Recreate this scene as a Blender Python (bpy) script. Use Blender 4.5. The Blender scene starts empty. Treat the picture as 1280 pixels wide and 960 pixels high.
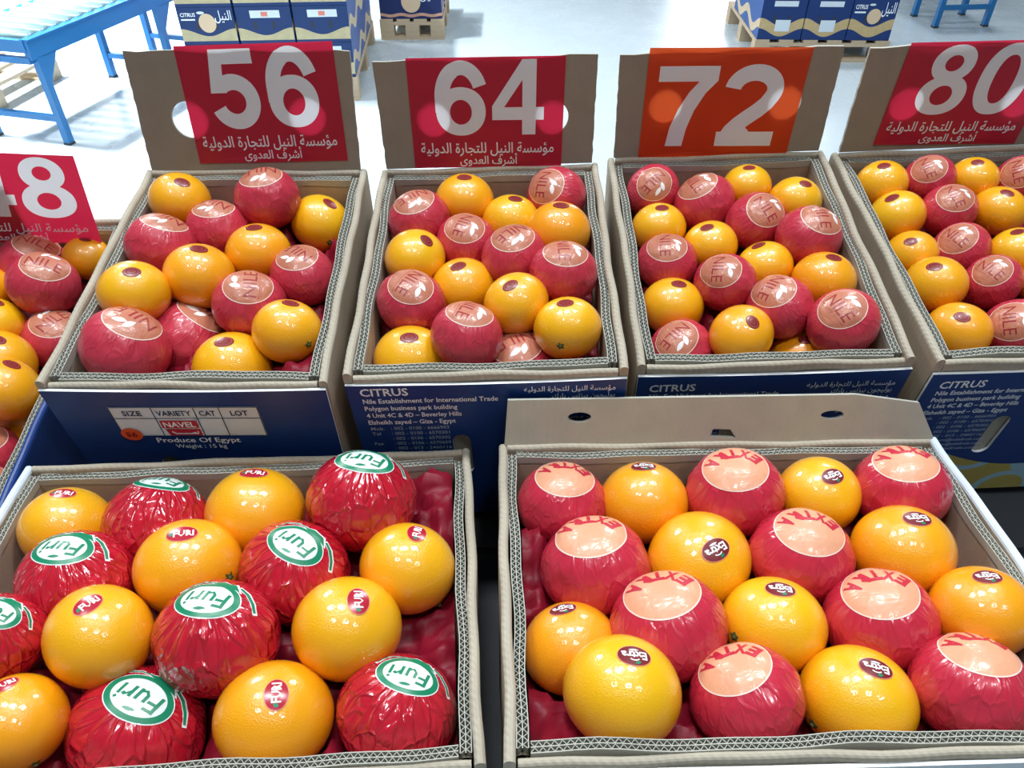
import bpy, bmesh, math, random
import numpy as np
from mathutils import Vector, Matrix, Euler
from mathutils.geometry import tessellate_polygon, delaunay_2d_cdt

# ------------------------------------------------------------------ camera, world, lights, exposure
SC = bpy.context.scene
COL = SC.collection
cam_data = bpy.data.cameras.new('camera')
cam_data.sensor_width = 36.0
cam_data.lens = 36.0 * 962.0 / 1280.0
cam_data.clip_start = 0.02
camera = bpy.data.objects.new('camera', cam_data)
camera.location = (0, 0, 1.70)
camera.rotation_euler = (math.radians(50), 0, 0)
COL.objects.link(camera)
SC.camera = camera

world = bpy.data.worlds.new('hall_daylight')
SC.world = world
world.use_nodes = True
bg = world.node_tree.nodes['Background']
bg.inputs[0].default_value = (0.82, 0.91, 1.0, 1)
bg.inputs[1].default_value = 1.3


def area_light(name, loc, target, sx, sy, power, colour):
    d = bpy.data.lights.new(name, 'AREA')
    d.shape = 'RECTANGLE'
    d.size, d.size_y = sx, sy
    d.energy = power
    d.color = colour
    o = bpy.data.objects.new(name, d)
    o.location = loc
    o.rotation_euler = (Vector(target) - Vector(loc)).to_track_quat('-Z', 'Y').to_euler()
    COL.objects.link(o)
    return o


# daylight through the two loading doors at the far end of the hall, then the windows and lamps in its roof
area_light('loading_door_daylight', (-5.0, 13.7, 2.2), (-5.0, 4.0, 1.0), 4.4, 4.2, 210, (0.93, 0.97, 1.0))
area_light('side_door_daylight', (4.2, 13.7, 2.2), (4.2, 4.0, 1.0), 3.0, 4.2, 170, (0.93, 0.97, 1.0))
area_light('high_window_daylight', (-4.6, 7.6, 5.6), (-1.5, 3.0, 0.5), 1.5, 1.0, 260, (0.93, 0.97, 1.0))
area_light('high_window_daylight', (3.4, 7.6, 5.6), (0.8, 2.0, 0.5), 1.0, 1.0, 170, (0.93, 0.97, 1.0))
area_light('roof_window_daylight', (-5.4, 4.9, 6.2), (-3.4, 4.9, 0.0), 1.6, 0.35, 400, (0.95, 0.98, 1.0)).data.spread = math.radians(75)
for lx, ly, size, power in ((0.75, -1.0, 0.42, 44), (-1.3, -0.8, 0.42, 40), (2.6, -1.5, 0.42, 34), (-0.3, 1.5, 0.8, 105), (-1.9, 1.6, 0.8, 75), (1.5, 1.8, 0.8, 105)):
    area_light('roof_lamp', (lx, ly, 5.6), (lx, ly, 0), size, size * 0.6, power, (0.90, 0.96, 1.0))

SC.view_settings.view_transform = 'Standard'
SC.view_settings.look = 'None'
SC.view_settings.gamma = 1.0
SC.view_settings.use_curve_mapping = False
SC.view_settings.exposure = 0.0

# ------------------------------------------------------------------ measured layout: cartons, flaps and signs, fruit (metres)
BOXES = {
    '56': dict(loc=(-0.3685, 0.8545, 1.1860), rot=(0.01070, 0.15875, 0.00541), w=0.320, d=0.410),
    '64': dict(loc=(-0.0319, 0.8684, 1.1872), rot=(0.00803, 0.14486, -0.03192), w=0.320, d=0.410),
    '72': dict(loc=(0.3047, 0.8982, 1.1852), rot=(0.00821, 0.18803, -0.03735), w=0.320, d=0.410),
    '80': dict(loc=(0.6401, 0.8965, 1.1956), rot=(0.03541, 0.18317, -0.03294), w=0.320, d=0.410),
    'R': dict(loc=(0.2484, 0.4623, 1.0769), rot=(0.02830, -0.05246, 0.00706), w=0.520, d=0.374),
    'L': dict(loc=(-0.2952, 0.4541, 1.0508), rot=(0.07151, -0.02696, 0.01653), w=0.520, d=0.379),
    '48': dict(loc=(-0.7530, 0.7948, 1.0865), rot=(-0.00014, 0.22628, 0.00000), w=0.360, d=0.520),
}
FLAPS = {
    '56': {'h': 0.1635, 'lean': 0.2778, 'out': [-0.1504, 0.1509, 0.1525, -0.1494, 0.0018], 'sg': [(-0.0781, 0.0129), (0.1344, 0.0172), (0.1312, 0.1765), (-0.0805, 0.1697)], 'ho': [(-0.0797, 0.0737, 0.0247), (0.0845, 0.0788, 0.0246)]},
    '64': {'h': 0.1532, 'lean': 0.2255, 'out': [-0.1503, 0.1504, 0.1547, -0.1513, 0.0043], 'sg': [(-0.1077, 0.0052), (0.1052, 0.0009), (0.1113, 0.1534), (-0.1057, 0.1567)], 'ho': [(-0.0752, 0.0733, 0.0227), (0.0924, 0.0718, 0.0226)]},
    '72': {'h': 0.1513, 'lean': 0.1825, 'out': [-0.1514, 0.1513, 0.1544, -0.1497, 0.0036], 'sg': [(-0.1154, 0.0026), (0.1037, -0.0043), (0.1127, 0.1524), (-0.1097, 0.1595)], 'ho': [(-0.0819, 0.0787, 0.0229), (0.0875, 0.0769, 0.0228)]},
    '80': {'h': 0.1538, 'lean': 0.132, 'out': [-0.1501, 0.1488, 0.1535, -0.1467, 0.0046], 'sg': [(-0.1041, 0.0148), (0.1066, 0.0072), (0.1212, 0.1556), (-0.0936, 0.1593)], 'ho': [(-0.0742, 0.0746, 0.0227), (0.086, 0.0718, 0.0227)]},
    '48': {'h': 0.1, 'lean': 0.08, 'out': [], 'sg': [(-0.1026, -0.0076), (0.1488, -0.0076), (0.1681, 0.1375), (-0.0451, 0.1471)], 'ho': []},
}
# row, place in row, fruit in row, rows, (kind, x, y, z, radius, mark direction, lettering direction[, stem direction])
FRUIT = {
    '56': [
        (0, 0, 4, 4, ('O', -0.4651, 0.9924, 1.2021, 0.0412, 0.39, -0.293, 0.873, 0.921, 0.124, -0.369)),
        (0, 1, 4, 4, ('R', -0.4047, 0.9487, 1.1808, 0.0421, 0.027, 0.041, 0.999, -0.944, 0.33, 0.011)),
        (0, 2, 4, 4, ('R', -0.3417, 0.9903, 1.2076, 0.0435, -0.052, -0.053, 0.997, -0.97, -0.235, -0.063)),
        (0, 3, 4, 4, ('O', -0.2757, 0.9994, 1.1633, 0.0425, 0.481, -0.135, 0.866, 0.811, -0.307, -0.498, 0.398, -0.893, -0.21)),
        (1, 0, 4, 4, ('R', -0.4623, 0.8935, 1.1865, 0.0441, 0.304, 0.247, 0.92, -0.943, 0.217, 0.253)),
        (1, 1, 4, 4, ('O', -0.3998, 0.8436, 1.172, 0.0438, 0.221, 0.001, 0.975, 0.975, -0.0, -0.221)),
        (1, 2, 4, 4, ('O', -0.3401, 0.9051, 1.1695, 0.042, 0.051, -0.027, 0.998, 0.97, 0.239, -0.043)),
        (1, 3, 4, 4, ('R', -0.2738, 0.8637, 1.1594, 0.0419, -0.053, -0.121, 0.991, -0.795, 0.606, 0.031)),
        (2, 0, 4, 4, ('O', -0.464, 0.7967, 1.1776, 0.0413, 0.295, -0.246, 0.923, 0.907, 0.378, -0.189, 0.217, -0.832, -0.51)),
        (2, 1, 4, 4, ('R', -0.4185, 0.7929, 1.1084, 0.0495, 0.597, 0.374, 0.71, -0.78, 0.478, 0.404)),
        (2, 2, 4, 4, ('R', -0.3293, 0.8045, 1.1548, 0.0442, 0.202, -0.231, 0.952, -0.144, 0.954, 0.262)),
        (2, 3, 4, 4, ('O', -0.2706, 0.7521, 1.1514, 0.0409, 0.228, 0.17, 0.959, 0.974, -0.04, -0.225, 0.73, -0.682, 0.03)),
        (3, 0, 2, 4, ('R', -0.4555, 0.7221, 1.149, 0.0494, 0.444, 0.144, 0.884, -0.866, 0.321, 0.383)),
        (3, 1, 2, 4, ('O', -0.3395, 0.7296, 1.1131, 0.0461, 0.017, -0.103, 0.995, 0.992, 0.127, -0.004)),
    ],
    '64': [
        (0, 0, 4, 4, ('R', -0.128, 0.9604, 1.1905, 0.0416, -0.144, -0.188, 0.972, -0.879, -0.426, -0.213)),
        (0, 1, 4, 4, ('O', -0.0676, 1.0088, 1.193, 0.0415, 0.031, -0.083, 0.996, 1.0, 0.003, -0.031)),
        (0, 2, 4, 4, ('O', -0.001, 0.9736, 1.18, 0.0398, 0.154, -0.077, 0.985, 0.98, 0.138, -0.143)),
        (0, 3, 4, 4, ('R', 0.0629, 1.0081, 1.2033, 0.0411, -0.497, -0.517, 0.697, -0.293, -0.657, -0.695)),
        (1, 0, 4, 4, ('O', -0.1279, 0.8856, 1.173, 0.0406, 0.476, -0.235, 0.847, 0.681, -0.512, -0.524)),
        (1, 1, 4, 4, ('R', -0.0618, 0.9244, 1.1747, 0.0405, -0.035, -0.363, 0.931, -0.398, -0.85, -0.346)),
        (1, 2, 4, 4, ('R', 0.0028, 0.8812, 1.1784, 0.0426, -0.055, -0.175, 0.983, -0.802, -0.579, -0.148)),
        (1, 3, 4, 4, ('O', 0.0631, 0.9314, 1.1877, 0.0426, 0.041, -0.041, 0.998, 0.997, -0.057, -0.044)),
        (2, 0, 4, 4, ('R', -0.1258, 0.8034, 1.1587, 0.0424, 0.083, -0.31, 0.947, -0.529, -0.819, -0.222)),
        (2, 1, 4, 4, ('O', -0.0638, 0.85, 1.1497, 0.0414, -0.111, -0.186, 0.976, 0.912, 0.371, 0.174)),
        (2, 2, 4, 4, ('O', 0.0053, 0.7889, 1.1668, 0.0401, -0.196, -0.332, 0.923, 0.85, 0.412, 0.329)),
        (2, 3, 4, 4, ('R', 0.0647, 0.8335, 1.1832, 0.0416, 0.038, -0.129, 0.991, 0.035, -0.991, -0.131)),
        (3, 0, 4, 4, ('O', -0.1234, 0.7374, 1.12, 0.044, 0.062, -0.225, 0.972, 0.988, 0.151, -0.028)),
        (3, 1, 4, 4, ('R', -0.0532, 0.7317, 1.1601, 0.0418, 0.134, 0.035, 0.99, -0.379, -0.922, 0.083)),
        (3, 2, 4, 4, ('R', 0.0085, 0.7453, 1.1016, 0.0475, -0.087, -0.107, 0.99, -0.924, -0.364, -0.12)),
        (3, 3, 4, 4, ('O', 0.0663, 0.7458, 1.1608, 0.0398, -0.119, -0.033, 0.992, 0.993, -0.004, 0.119, -0.253, -0.967, 0.041)),
    ],
    '72': [
        (0, 0, 4, 5, ('R', 0.2052, 1.0414, 1.1943, 0.038, -0.102, -0.711, 0.695, -0.705, -0.441, -0.555)),
        (0, 1, 4, 5, ('R', 0.2761, 1.0149, 1.1882, 0.0424, -0.453, -0.117, 0.884, 0.243, -0.97, -0.004)),
        (0, 2, 4, 5, ('O', 0.3425, 1.0448, 1.1975, 0.0348, -0.105, -0.105, 0.989, 0.994, -0.011, 0.105)),
        (0, 3, 4, 5, ('O', 0.4036, 1.0092, 1.1929, 0.0365, 0.147, -0.292, 0.945, 0.989, 0.043, -0.14)),
        (1, 0, 4, 5, ('O', 0.2069, 0.973, 1.1697, 0.0377, -0.007, -0.15, 0.989, 0.991, 0.129, 0.027)),
        (1, 1, 4, 5, ('O', 0.273, 0.9349, 1.1634, 0.0366, -0.307, -0.17, 0.936, 0.952, -0.055, 0.302)),
        (1, 2, 4, 5, ('R', 0.3413, 0.9722, 1.1818, 0.0411, 0.131, -0.539, 0.832, 0.534, -0.669, -0.517)),
        (1, 3, 4, 5, ('R', 0.3987, 0.9197, 1.1863, 0.0427, 0.202, -0.26, 0.944, 0.135, -0.947, -0.29)),
        (2, 0, 4, 5, ('R', 0.2091, 0.9026, 1.1572, 0.0393, -0.15, -0.287, 0.946, -0.096, -0.948, -0.303)),
        (2, 1, 4, 5, ('R', 0.2767, 0.8506, 1.1586, 0.0388, -0.406, -0.386, 0.828, -0.245, -0.828, -0.505)),
        (2, 2, 4, 5, ('O', 0.3374, 0.8881, 1.1571, 0.0372, -0.377, 0.124, 0.918, 0.911, 0.231, 0.342)),
        (2, 3, 4, 5, ('O', 0.4028, 0.8479, 1.1623, 0.0395, 0.069, -0.087, 0.994, 0.981, -0.178, -0.084, -0.273, -0.961, -0.038)),
        (3, 0, 4, 5, ('O', 0.2099, 0.8369, 1.1298, 0.04, 0.083, -0.094, 0.992, 0.997, 0.008, -0.083)),
        (3, 1, 4, 5, ('O', 0.2809, 0.7616, 1.1388, 0.0391, 0.104, -0.463, 0.88, 0.55, -0.711, -0.438, -0.229, -0.938, -0.261)),
        (3, 2, 4, 5, ('R', 0.3387, 0.8087, 1.1485, 0.042, -0.474, -0.15, 0.868, -0.678, -0.566, -0.469)),
        (3, 3, 4, 5, ('R', 0.4008, 0.7617, 1.1581, 0.0418, -0.378, -0.344, 0.86, 0.347, -0.913, -0.213)),
        (4, 0, 2, 5, ('R', 0.2117, 0.768, 1.1101, 0.0404, -0.33, -0.363, 0.871, -0.733, -0.483, -0.479)),
        (4, 1, 2, 5, ('O', 0.3719, 0.7752, 1.089, 0.0419, -0.128, -0.167, 0.978, 0.992, -0.022, 0.126)),
    ],
    '80': [
        (0, 0, 4, 5, ('O', 0.5344, 1.0391, 1.2051, 0.0356, -0.246, -0.205, 0.947, 0.969, -0.052, 0.24)),
        (0, 1, 4, 5, ('R', 0.6016, 1.0412, 1.2122, 0.035, -0.421, -0.437, 0.795, 0.17, -0.899, -0.404)),
        (0, 2, 4, 5, ('O', 0.6675, 1.0445, 1.2098, 0.0336, -0.237, -0.225, 0.945, 0.947, -0.272, 0.173)),
        (0, 3, 4, 5, ('R', 0.7344, 1.0353, 1.2132, 0.0369, -0.631, -0.438, 0.64, -0.027, -0.812, -0.582)),
        (1, 0, 3, 5, ('O', 0.5389, 0.9767, 1.1866, 0.0373, -0.498, -0.097, 0.862, 0.867, -0.056, 0.495)),
        (1, 1, 3, 5, ('R', 0.6095, 0.9801, 1.1942, 0.0369, -0.15, -0.415, 0.898, 0.307, -0.882, -0.356)),
        (1, 2, 3, 5, ('O', 0.6811, 0.9818, 1.1923, 0.0355, -0.132, -0.264, 0.955, 0.795, -0.604, -0.057)),
        (2, 0, 3, 5, ('O', 0.5378, 0.9066, 1.1672, 0.0332, -0.434, -0.348, 0.831, 0.887, -0.329, 0.325)),
        (2, 1, 3, 5, ('R', 0.6047, 0.9116, 1.1712, 0.0367, -0.538, -0.279, 0.796, 0.379, -0.923, -0.068)),
        (2, 2, 3, 5, ('O', 0.6713, 0.8972, 1.1753, 0.0346, -0.327, 0.029, 0.945, 0.945, 0.01, 0.327)),
        (3, 0, 3, 5, ('O', 0.545, 0.8422, 1.1606, 0.0378, -0.415, -0.214, 0.884, 0.857, -0.419, 0.301)),
        (3, 1, 3, 5, ('R', 0.6178, 0.8428, 1.1647, 0.0347, -0.48, -0.316, 0.819, 0.438, -0.895, -0.089)),
        (3, 2, 3, 5, ('O', 0.6834, 0.8407, 1.1661, 0.0303, -0.462, -0.135, 0.877, 0.887, -0.071, 0.456)),
        (4, 0, 2, 5, ('O', 0.5469, 0.7649, 1.1425, 0.0372, -0.335, -0.367, 0.868, 0.807, -0.587, 0.064)),
        (4, 1, 2, 5, ('R', 0.6202, 0.7655, 1.1444, 0.0391, -0.654, -0.357, 0.667, -0.142, -0.808, -0.572)),
    ],
    '48': [
        (0, 0, 2, 6, ('R', -0.707, 0.9864, 1.103, 0.0462, 0.431, 0.028, 0.902, 0.902, -0.014, -0.431)),
        (0, 1, 2, 6, ('O', -0.6307, 0.9971, 1.1072, 0.0341, 0.199, 0.042, 0.979, 0.98, -0.009, -0.199)),
        (1, 0, 2, 6, ('O', -0.7476, 0.9247, 1.1019, 0.0347, 0.397, 0.12, 0.91, 0.918, -0.052, -0.393)),
        (1, 1, 2, 6, ('R', -0.6577, 0.9185, 1.1116, 0.0461, 0.416, -0.074, 0.907, 0.91, 0.034, -0.414)),
        (2, 0, 2, 6, ('O', -0.7151, 0.868, 1.0786, 0.0389, 0.374, 0.143, 0.916, 0.928, -0.058, -0.369)),
        (2, 1, 2, 6, ('R', -0.6404, 0.8699, 1.0506, 0.0443, 0.2, -0.125, 0.972, 0.495, 0.869, 0.01)),
        (3, 0, 1, 6, ('O', -0.6811, 0.8021, 1.0647, 0.0442, 0.345, -0.06, 0.937, 0.939, 0.022, -0.344)),
        (4, 0, 2, 6, ('O', -0.638, 0.737, 1.0726, 0.0418, 0.471, 0.221, 0.854, 0.882, -0.118, -0.456)),
        (4, 1, 2, 6, ('O', -0.6379, 0.756, 1.0005, 0.041, 0.21, 0.208, 0.955, 0.978, -0.045, -0.205)),
        (5, 0, 2, 6, ('R', -0.6647, 0.6857, 1.0061, 0.0426, 0.257, 0.024, 0.966, 0.966, -0.006, -0.257)),
        (5, 1, 2, 6, ('R', -0.633, 0.6209, 1.007, 0.0377, 0.321, 0.077, 0.944, 0.947, -0.026, -0.32)),
    ],
    'L': [
        (0, 0, 4, 4, ('O', -0.4921, 0.5502, 1.0297, 0.0477, 0.098, 0.303, 0.948, 0.993, 0.035, -0.114)),
        (0, 1, 4, 4, ('R', -0.395, 0.5575, 1.0284, 0.0551, 0.158, 0.507, 0.848, -0.987, 0.069, 0.143)),
        (0, 2, 4, 4, ('O', -0.2865, 0.5671, 1.0355, 0.0532, 0.061, 0.339, 0.939, 0.998, 0.008, -0.068)),
        (0, 3, 4, 4, ('R', -0.1662, 0.5707, 1.0515, 0.0593, 0.129, 0.256, 0.958, -0.988, 0.118, 0.101)),
        (1, 0, 4, 4, ('R', -0.4452, 0.4732, 1.0374, 0.0559, 0.004, 0.102, 0.995, -0.997, 0.079, -0.004)),
        (1, 1, 4, 4, ('O', -0.3337, 0.4873, 1.0444, 0.0518, 0.098, 0.086, 0.991, 0.958, 0.26, -0.117, 0.918, -0.372, 0.139)),
        (1, 2, 4, 4, ('R', -0.227, 0.4909, 1.0311, 0.0563, 0.185, -0.035, 0.982, -0.875, 0.449, 0.181)),
        (1, 3, 4, 4, ('O', -0.1098, 0.4959, 1.0312, 0.0493, 0.257, 0.249, 0.934, 0.06, 0.96, -0.272, 0.646, -0.598, -0.475)),
        (2, 0, 4, 4, ('R', -0.48, 0.3974, 1.0577, 0.0422, 0.297, 0.087, 0.951, -0.95, 0.127, 0.285)),
        (2, 1, 4, 4, ('O', -0.3879, 0.4022, 1.0531, 0.0488, 0.074, 0.08, 0.994, 0.571, 0.814, -0.108)),
        (2, 2, 4, 4, ('R', -0.2815, 0.4073, 1.0421, 0.057, 0.008, 0.164, 0.986, -0.991, 0.134, -0.014)),
        (2, 3, 4, 4, ('O', -0.1603, 0.4216, 1.0353, 0.052, 0.337, -0.003, 0.942, -0.179, 0.982, 0.067)),
        (3, 0, 4, 4, ('O', -0.4339, 0.3265, 1.0384, 0.0424, -0.09, 0.365, 0.927, 0.632, 0.74, -0.23, 0.615, -0.745, -0.257)),
        (3, 1, 4, 4, ('R', -0.3465, 0.34, 0.9966, 0.0594, 0.285, 0.088, 0.955, -0.923, 0.293, 0.248)),
        (3, 2, 4, 4, ('O', -0.2166, 0.3423, 1.016, 0.0518, 0.239, -0.067, 0.969, -0.166, 0.98, 0.109)),
        (3, 3, 4, 4, ('R', -0.1069, 0.3524, 1.0052, 0.0542, 0.27, 0.244, 0.932, -0.957, 0.175, 0.231)),
    ],
    'R': [
        (0, 0, 5, 4, ('R', 0.0556, 0.5706, 1.0464, 0.0485, 0.053, 0.14, 0.989, -0.999, 0.007, 0.053)),
        (0, 1, 5, 4, ('O', 0.1468, 0.5725, 1.0468, 0.0481, -0.059, 0.336, 0.94, -0.998, 0.003, -0.064, -0.833, -0.542, -0.108)),
        (0, 2, 5, 4, ('R', 0.2452, 0.5729, 1.0616, 0.0519, -0.155, 0.012, 0.988, -0.988, -0.002, -0.155)),
        (0, 3, 5, 4, ('O', 0.3416, 0.5782, 1.0527, 0.0453, 0.055, -0.234, 0.971, -0.933, -0.359, -0.034)),
        (0, 4, 5, 4, ('R', 0.4317, 0.5798, 1.0602, 0.0501, -0.125, 0.125, 0.984, -0.992, -0.016, -0.124)),
        (1, 0, 4, 4, ('R', 0.0856, 0.4854, 1.046, 0.0544, -0.154, 0.239, 0.959, -0.988, -0.037, -0.149)),
        (1, 1, 4, 4, ('O', 0.1944, 0.4952, 1.0439, 0.0533, 0.12, -0.412, 0.903, -0.873, -0.477, -0.102)),
        (1, 2, 4, 4, ('R', 0.2971, 0.4935, 1.0537, 0.0512, 0.002, 0.04, 0.999, -0.996, 0.086, -0.002)),
        (1, 3, 4, 4, ('O', 0.4022, 0.4965, 1.058, 0.0501, 0.029, 0.091, 0.995, -0.996, -0.077, 0.036)),
        (2, 0, 5, 4, ('O', 0.0563, 0.4035, 1.0295, 0.0457, -0.189, 0.429, 0.883, -0.976, -0.177, -0.123)),
        (2, 1, 5, 4, ('R', 0.1482, 0.4123, 1.053, 0.0536, -0.223, 0.252, 0.942, -0.975, -0.072, -0.211)),
        (2, 2, 5, 4, ('O', 0.2508, 0.4173, 1.0471, 0.0482, -0.002, 0.225, 0.974, -0.993, 0.117, -0.029, -0.877, -0.419, 0.237)),
        (2, 3, 5, 4, ('R', 0.3537, 0.4209, 1.0491, 0.051, -0.22, 0.16, 0.962, -0.975, -0.018, -0.22)),
        (2, 4, 5, 4, ('O', 0.4428, 0.4189, 1.0679, 0.0445, -0.112, 0.243, 0.964, -0.992, 0.033, -0.123)),
        (3, 0, 4, 4, ('O', 0.0951, 0.3388, 1.0679, 0.0498, 0.146, 0.155, 0.977, -0.989, 0.023, 0.144)),
        (3, 1, 4, 4, ('R', 0.2073, 0.3429, 1.0497, 0.0481, -0.387, 0.291, 0.875, -0.921, -0.154, -0.357)),
        (3, 2, 4, 4, ('O', 0.3081, 0.345, 1.0425, 0.0491, 0.1, 0.098, 0.99, -0.964, 0.255, 0.072, -0.89, -0.448, -0.086)),
        (3, 3, 4, 4, ('R', 0.4039, 0.3477, 1.0573, 0.0484, 0.038, 0.378, 0.925, -0.999, 0.024, 0.031)),
    ],
}

# ------------------------------------------------------------------ small helpers
def tag(o, label=None, cat=None, group=None, kind=None):
    if label: o['label'] = label
    if cat: o['category'] = cat
    if group: o['group'] = group
    if kind: o['kind'] = kind
    return o


def link(name, data, parent=None, loc=(0, 0, 0), rot=None):
    o = bpy.data.objects.new(name, data)
    COL.objects.link(o)
    if parent is not None: o.parent = parent
    o.location = loc
    if rot is not None: o.rotation_euler = rot
    return o


def empty(name, loc=(0, 0, 0), rot=(0, 0, 0)):
    o = link(name, None, None, loc, rot)
    o.empty_display_size = 0.05
    return o


def mesh_data(name, verts, faces, mats, fmat=None, smooth=False):
    me = bpy.data.meshes.new(name)
    me.from_pydata([tuple(v) for v in verts], [], [tuple(f) for f in faces])
    for m in (mats if isinstance(mats, (list, tuple)) else [mats]): me.materials.append(m)
    if fmat is not None: me.polygons.foreach_set('material_index', fmat)
    if smooth: me.polygons.foreach_set('use_smooth', [True] * len(me.polygons))
    me.update()
    return me


class MB:
    """collects boxes, plates, ribbons and tubes into one mesh"""
    def __init__(s): s.v = []; s.f = []; s.m = []
    def add(s, v, f, m=0):
        b = len(s.v); s.v += [tuple(p) for p in v]
        for q in f: s.f.append(tuple(i + b for i in q)); s.m.append(m)
    def box(s, x0, x1, y0, y1, z0, z1, m=0):
        v = [(x0, y0, z0), (x1, y0, z0), (x1, y1, z0), (x0, y1, z0), (x0, y0, z1), (x1, y0, z1), (x1, y1, z1), (x0, y1, z1)]
        s.add(v, [(3, 2, 1, 0), (4, 5, 6, 7), (0, 1, 5, 4), (1, 2, 6, 5), (2, 3, 7, 6), (3, 0, 4, 7)], m)
    def plate(s, loops, z0, z1, m=0, medge=None):
        """polygon with holes, given thickness along z"""
        tri = tessellate_polygon([[Vector((p[0], p[1], 0)) for p in l] for l in loops])
        pts = [p for l in loops for p in l]; n = len(pts)
        v = [(p[0], p[1], z1) for p in pts] + [(p[0], p[1], z0) for p in pts]
        f = []
        for a, b, c in tri:
            A, B, C = pts[a], pts[b], pts[c]
            if (B[0] - A[0]) * (C[1] - A[1]) - (B[1] - A[1]) * (C[0] - A[0]) < 0: b, c = c, b
            f += [(a, b, c), (n + c, n + b, n + a)]
        s.add(v, f, m)
        k = 0; e = []
        for l in loops:
            c = len(l)
            for i in range(c):
                a, b = k + i, k + (i + 1) % c
                e.append((a, n + a, n + b, b))
            k += c
        s.add(v, e, m if medge is None else medge)
    def ribbon(s, pts, th, z0, z1, m=0, axis=1):
        """standing strip that follows pts (x, y[, dz]); thickness th along axis 0 (x) or 1 (y)"""
        v = []
        for p in pts:
            dz = p[2] if len(p) > 2 else 0
            a = [p[0], p[1]]; b = [p[0], p[1]]
            a[axis] -= th / 2; b[axis] += th / 2
            v += [(a[0], a[1], z0), (a[0], a[1], z1 + dz), (b[0], b[1], z1 + dz), (b[0], b[1], z0)]
        f = []
        for i in range(len(pts) - 1):
            o = 4 * i
            for k in range(3): f.append((o + k, o + k + 4, o + k + 5, o + k + 1))
        s.add(v, f, m)
    def tube(s, p, q, r, n=10, m=0):
        p, q = Vector(p), Vector(q); d = (q - p).normalized()
        a = d.orthogonal().normalized(); b = d.cross(a)
        ring = [a * math.cos(6.28319 * i / n) * r + b * math.sin(6.28319 * i / n) * r for i in range(n)]
        v = [p + c for c in ring] + [q + c for c in ring]
        f = [(i, (i + 1) % n, n + (i + 1) % n, n + i) for i in range(n)] + [tuple(range(n - 1, -1, -1)), tuple(range(n, 2 * n))]
        s.add(v, f, m)
    def bar(s, p, q, w, h, m=0):
        """square bar from p to q, w wide and h high"""
        p, q = Vector(p), Vector(q); d = (q - p).normalized()
        up = Vector((0, 0, 1)) if abs(d.z) < 0.9 else Vector((0, 1, 0))
        a = d.cross(up).normalized() * w / 2; b = a.cross(d).normalized() * h / 2
        v = [p - a - b, p + a - b, p + a + b, p - a + b, q - a - b, q + a - b, q + a + b, q - a + b]
        s.add(v, [(3, 2, 1, 0), (4, 5, 6, 7), (0, 1, 5, 4), (1, 2, 6, 5), (2, 3, 7, 6), (3, 0, 4, 7)], m)
    def data(s, name, mats, smooth=False): return mesh_data(name, s.v, s.f, mats, s.m, smooth)
    def build(s, name, mats, parent=None, loc=(0, 0, 0), rot=None, smooth=False):
        return link(name, s.data(name, mats, smooth), parent, loc, rot)


# ------------------------------------------------------------------ materials
def mat(name, col, rough=0.6, spec=0.5, metal=0.0):
    m = bpy.data.materials.new(name); m.use_nodes = True
    b = m.node_tree.nodes['Principled BSDF']
    b.inputs['Base Color'].default_value = (*col, 1)
    b.inputs['Roughness'].default_value = rough
    b.inputs['Metallic'].default_value = metal
    b.inputs['Specular IOR Level'].default_value = spec
    return m, m.node_tree.nodes, m.node_tree.links, b


def node(ns, kind, **kw):
    n = ns.new(kind)
    for k, v in kw.items():
        if k[0] == 'i' and k[1:].isdigit(): n.inputs[int(k[1:])].default_value = v
        else: setattr(n, k, v)
    return n


def mixcol(ns, ls, fac, a, b):
    n = ns.new('ShaderNodeMix'); n.data_type = 'RGBA'
    for sock, val in ((n.inputs[0], fac), (n.inputs[6], a), (n.inputs[7], b)):
        if isinstance(val, bpy.types.NodeSocket): ls.new(val, sock)
        elif isinstance(val, (int, float)): sock.default_value = val
        else: sock.default_value = (*val, 1)
    return n.outputs[2]


def mnode(ns, ls, op, a, b=None, c=None):
    n = ns.new('ShaderNodeMath'); n.operation = op
    for i, val in enumerate((a, b, c)):
        if val is None: continue
        if isinstance(val, bpy.types.NodeSocket): ls.new(val, n.inputs[i])
        else: n.inputs[i].default_value = val
    return n.outputs[0]


def bump(ns, ls, b, height, strength, dist):
    n = ns.new('ShaderNodeBump'); n.inputs['Strength'].default_value = strength; n.inputs['Distance'].default_value = dist
    ls.new(height, n.inputs['Height']); ls.new(n.outputs[0], b.inputs['Normal']); ls.new(n.outputs[0], b.inputs['Coat Normal'])


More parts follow.
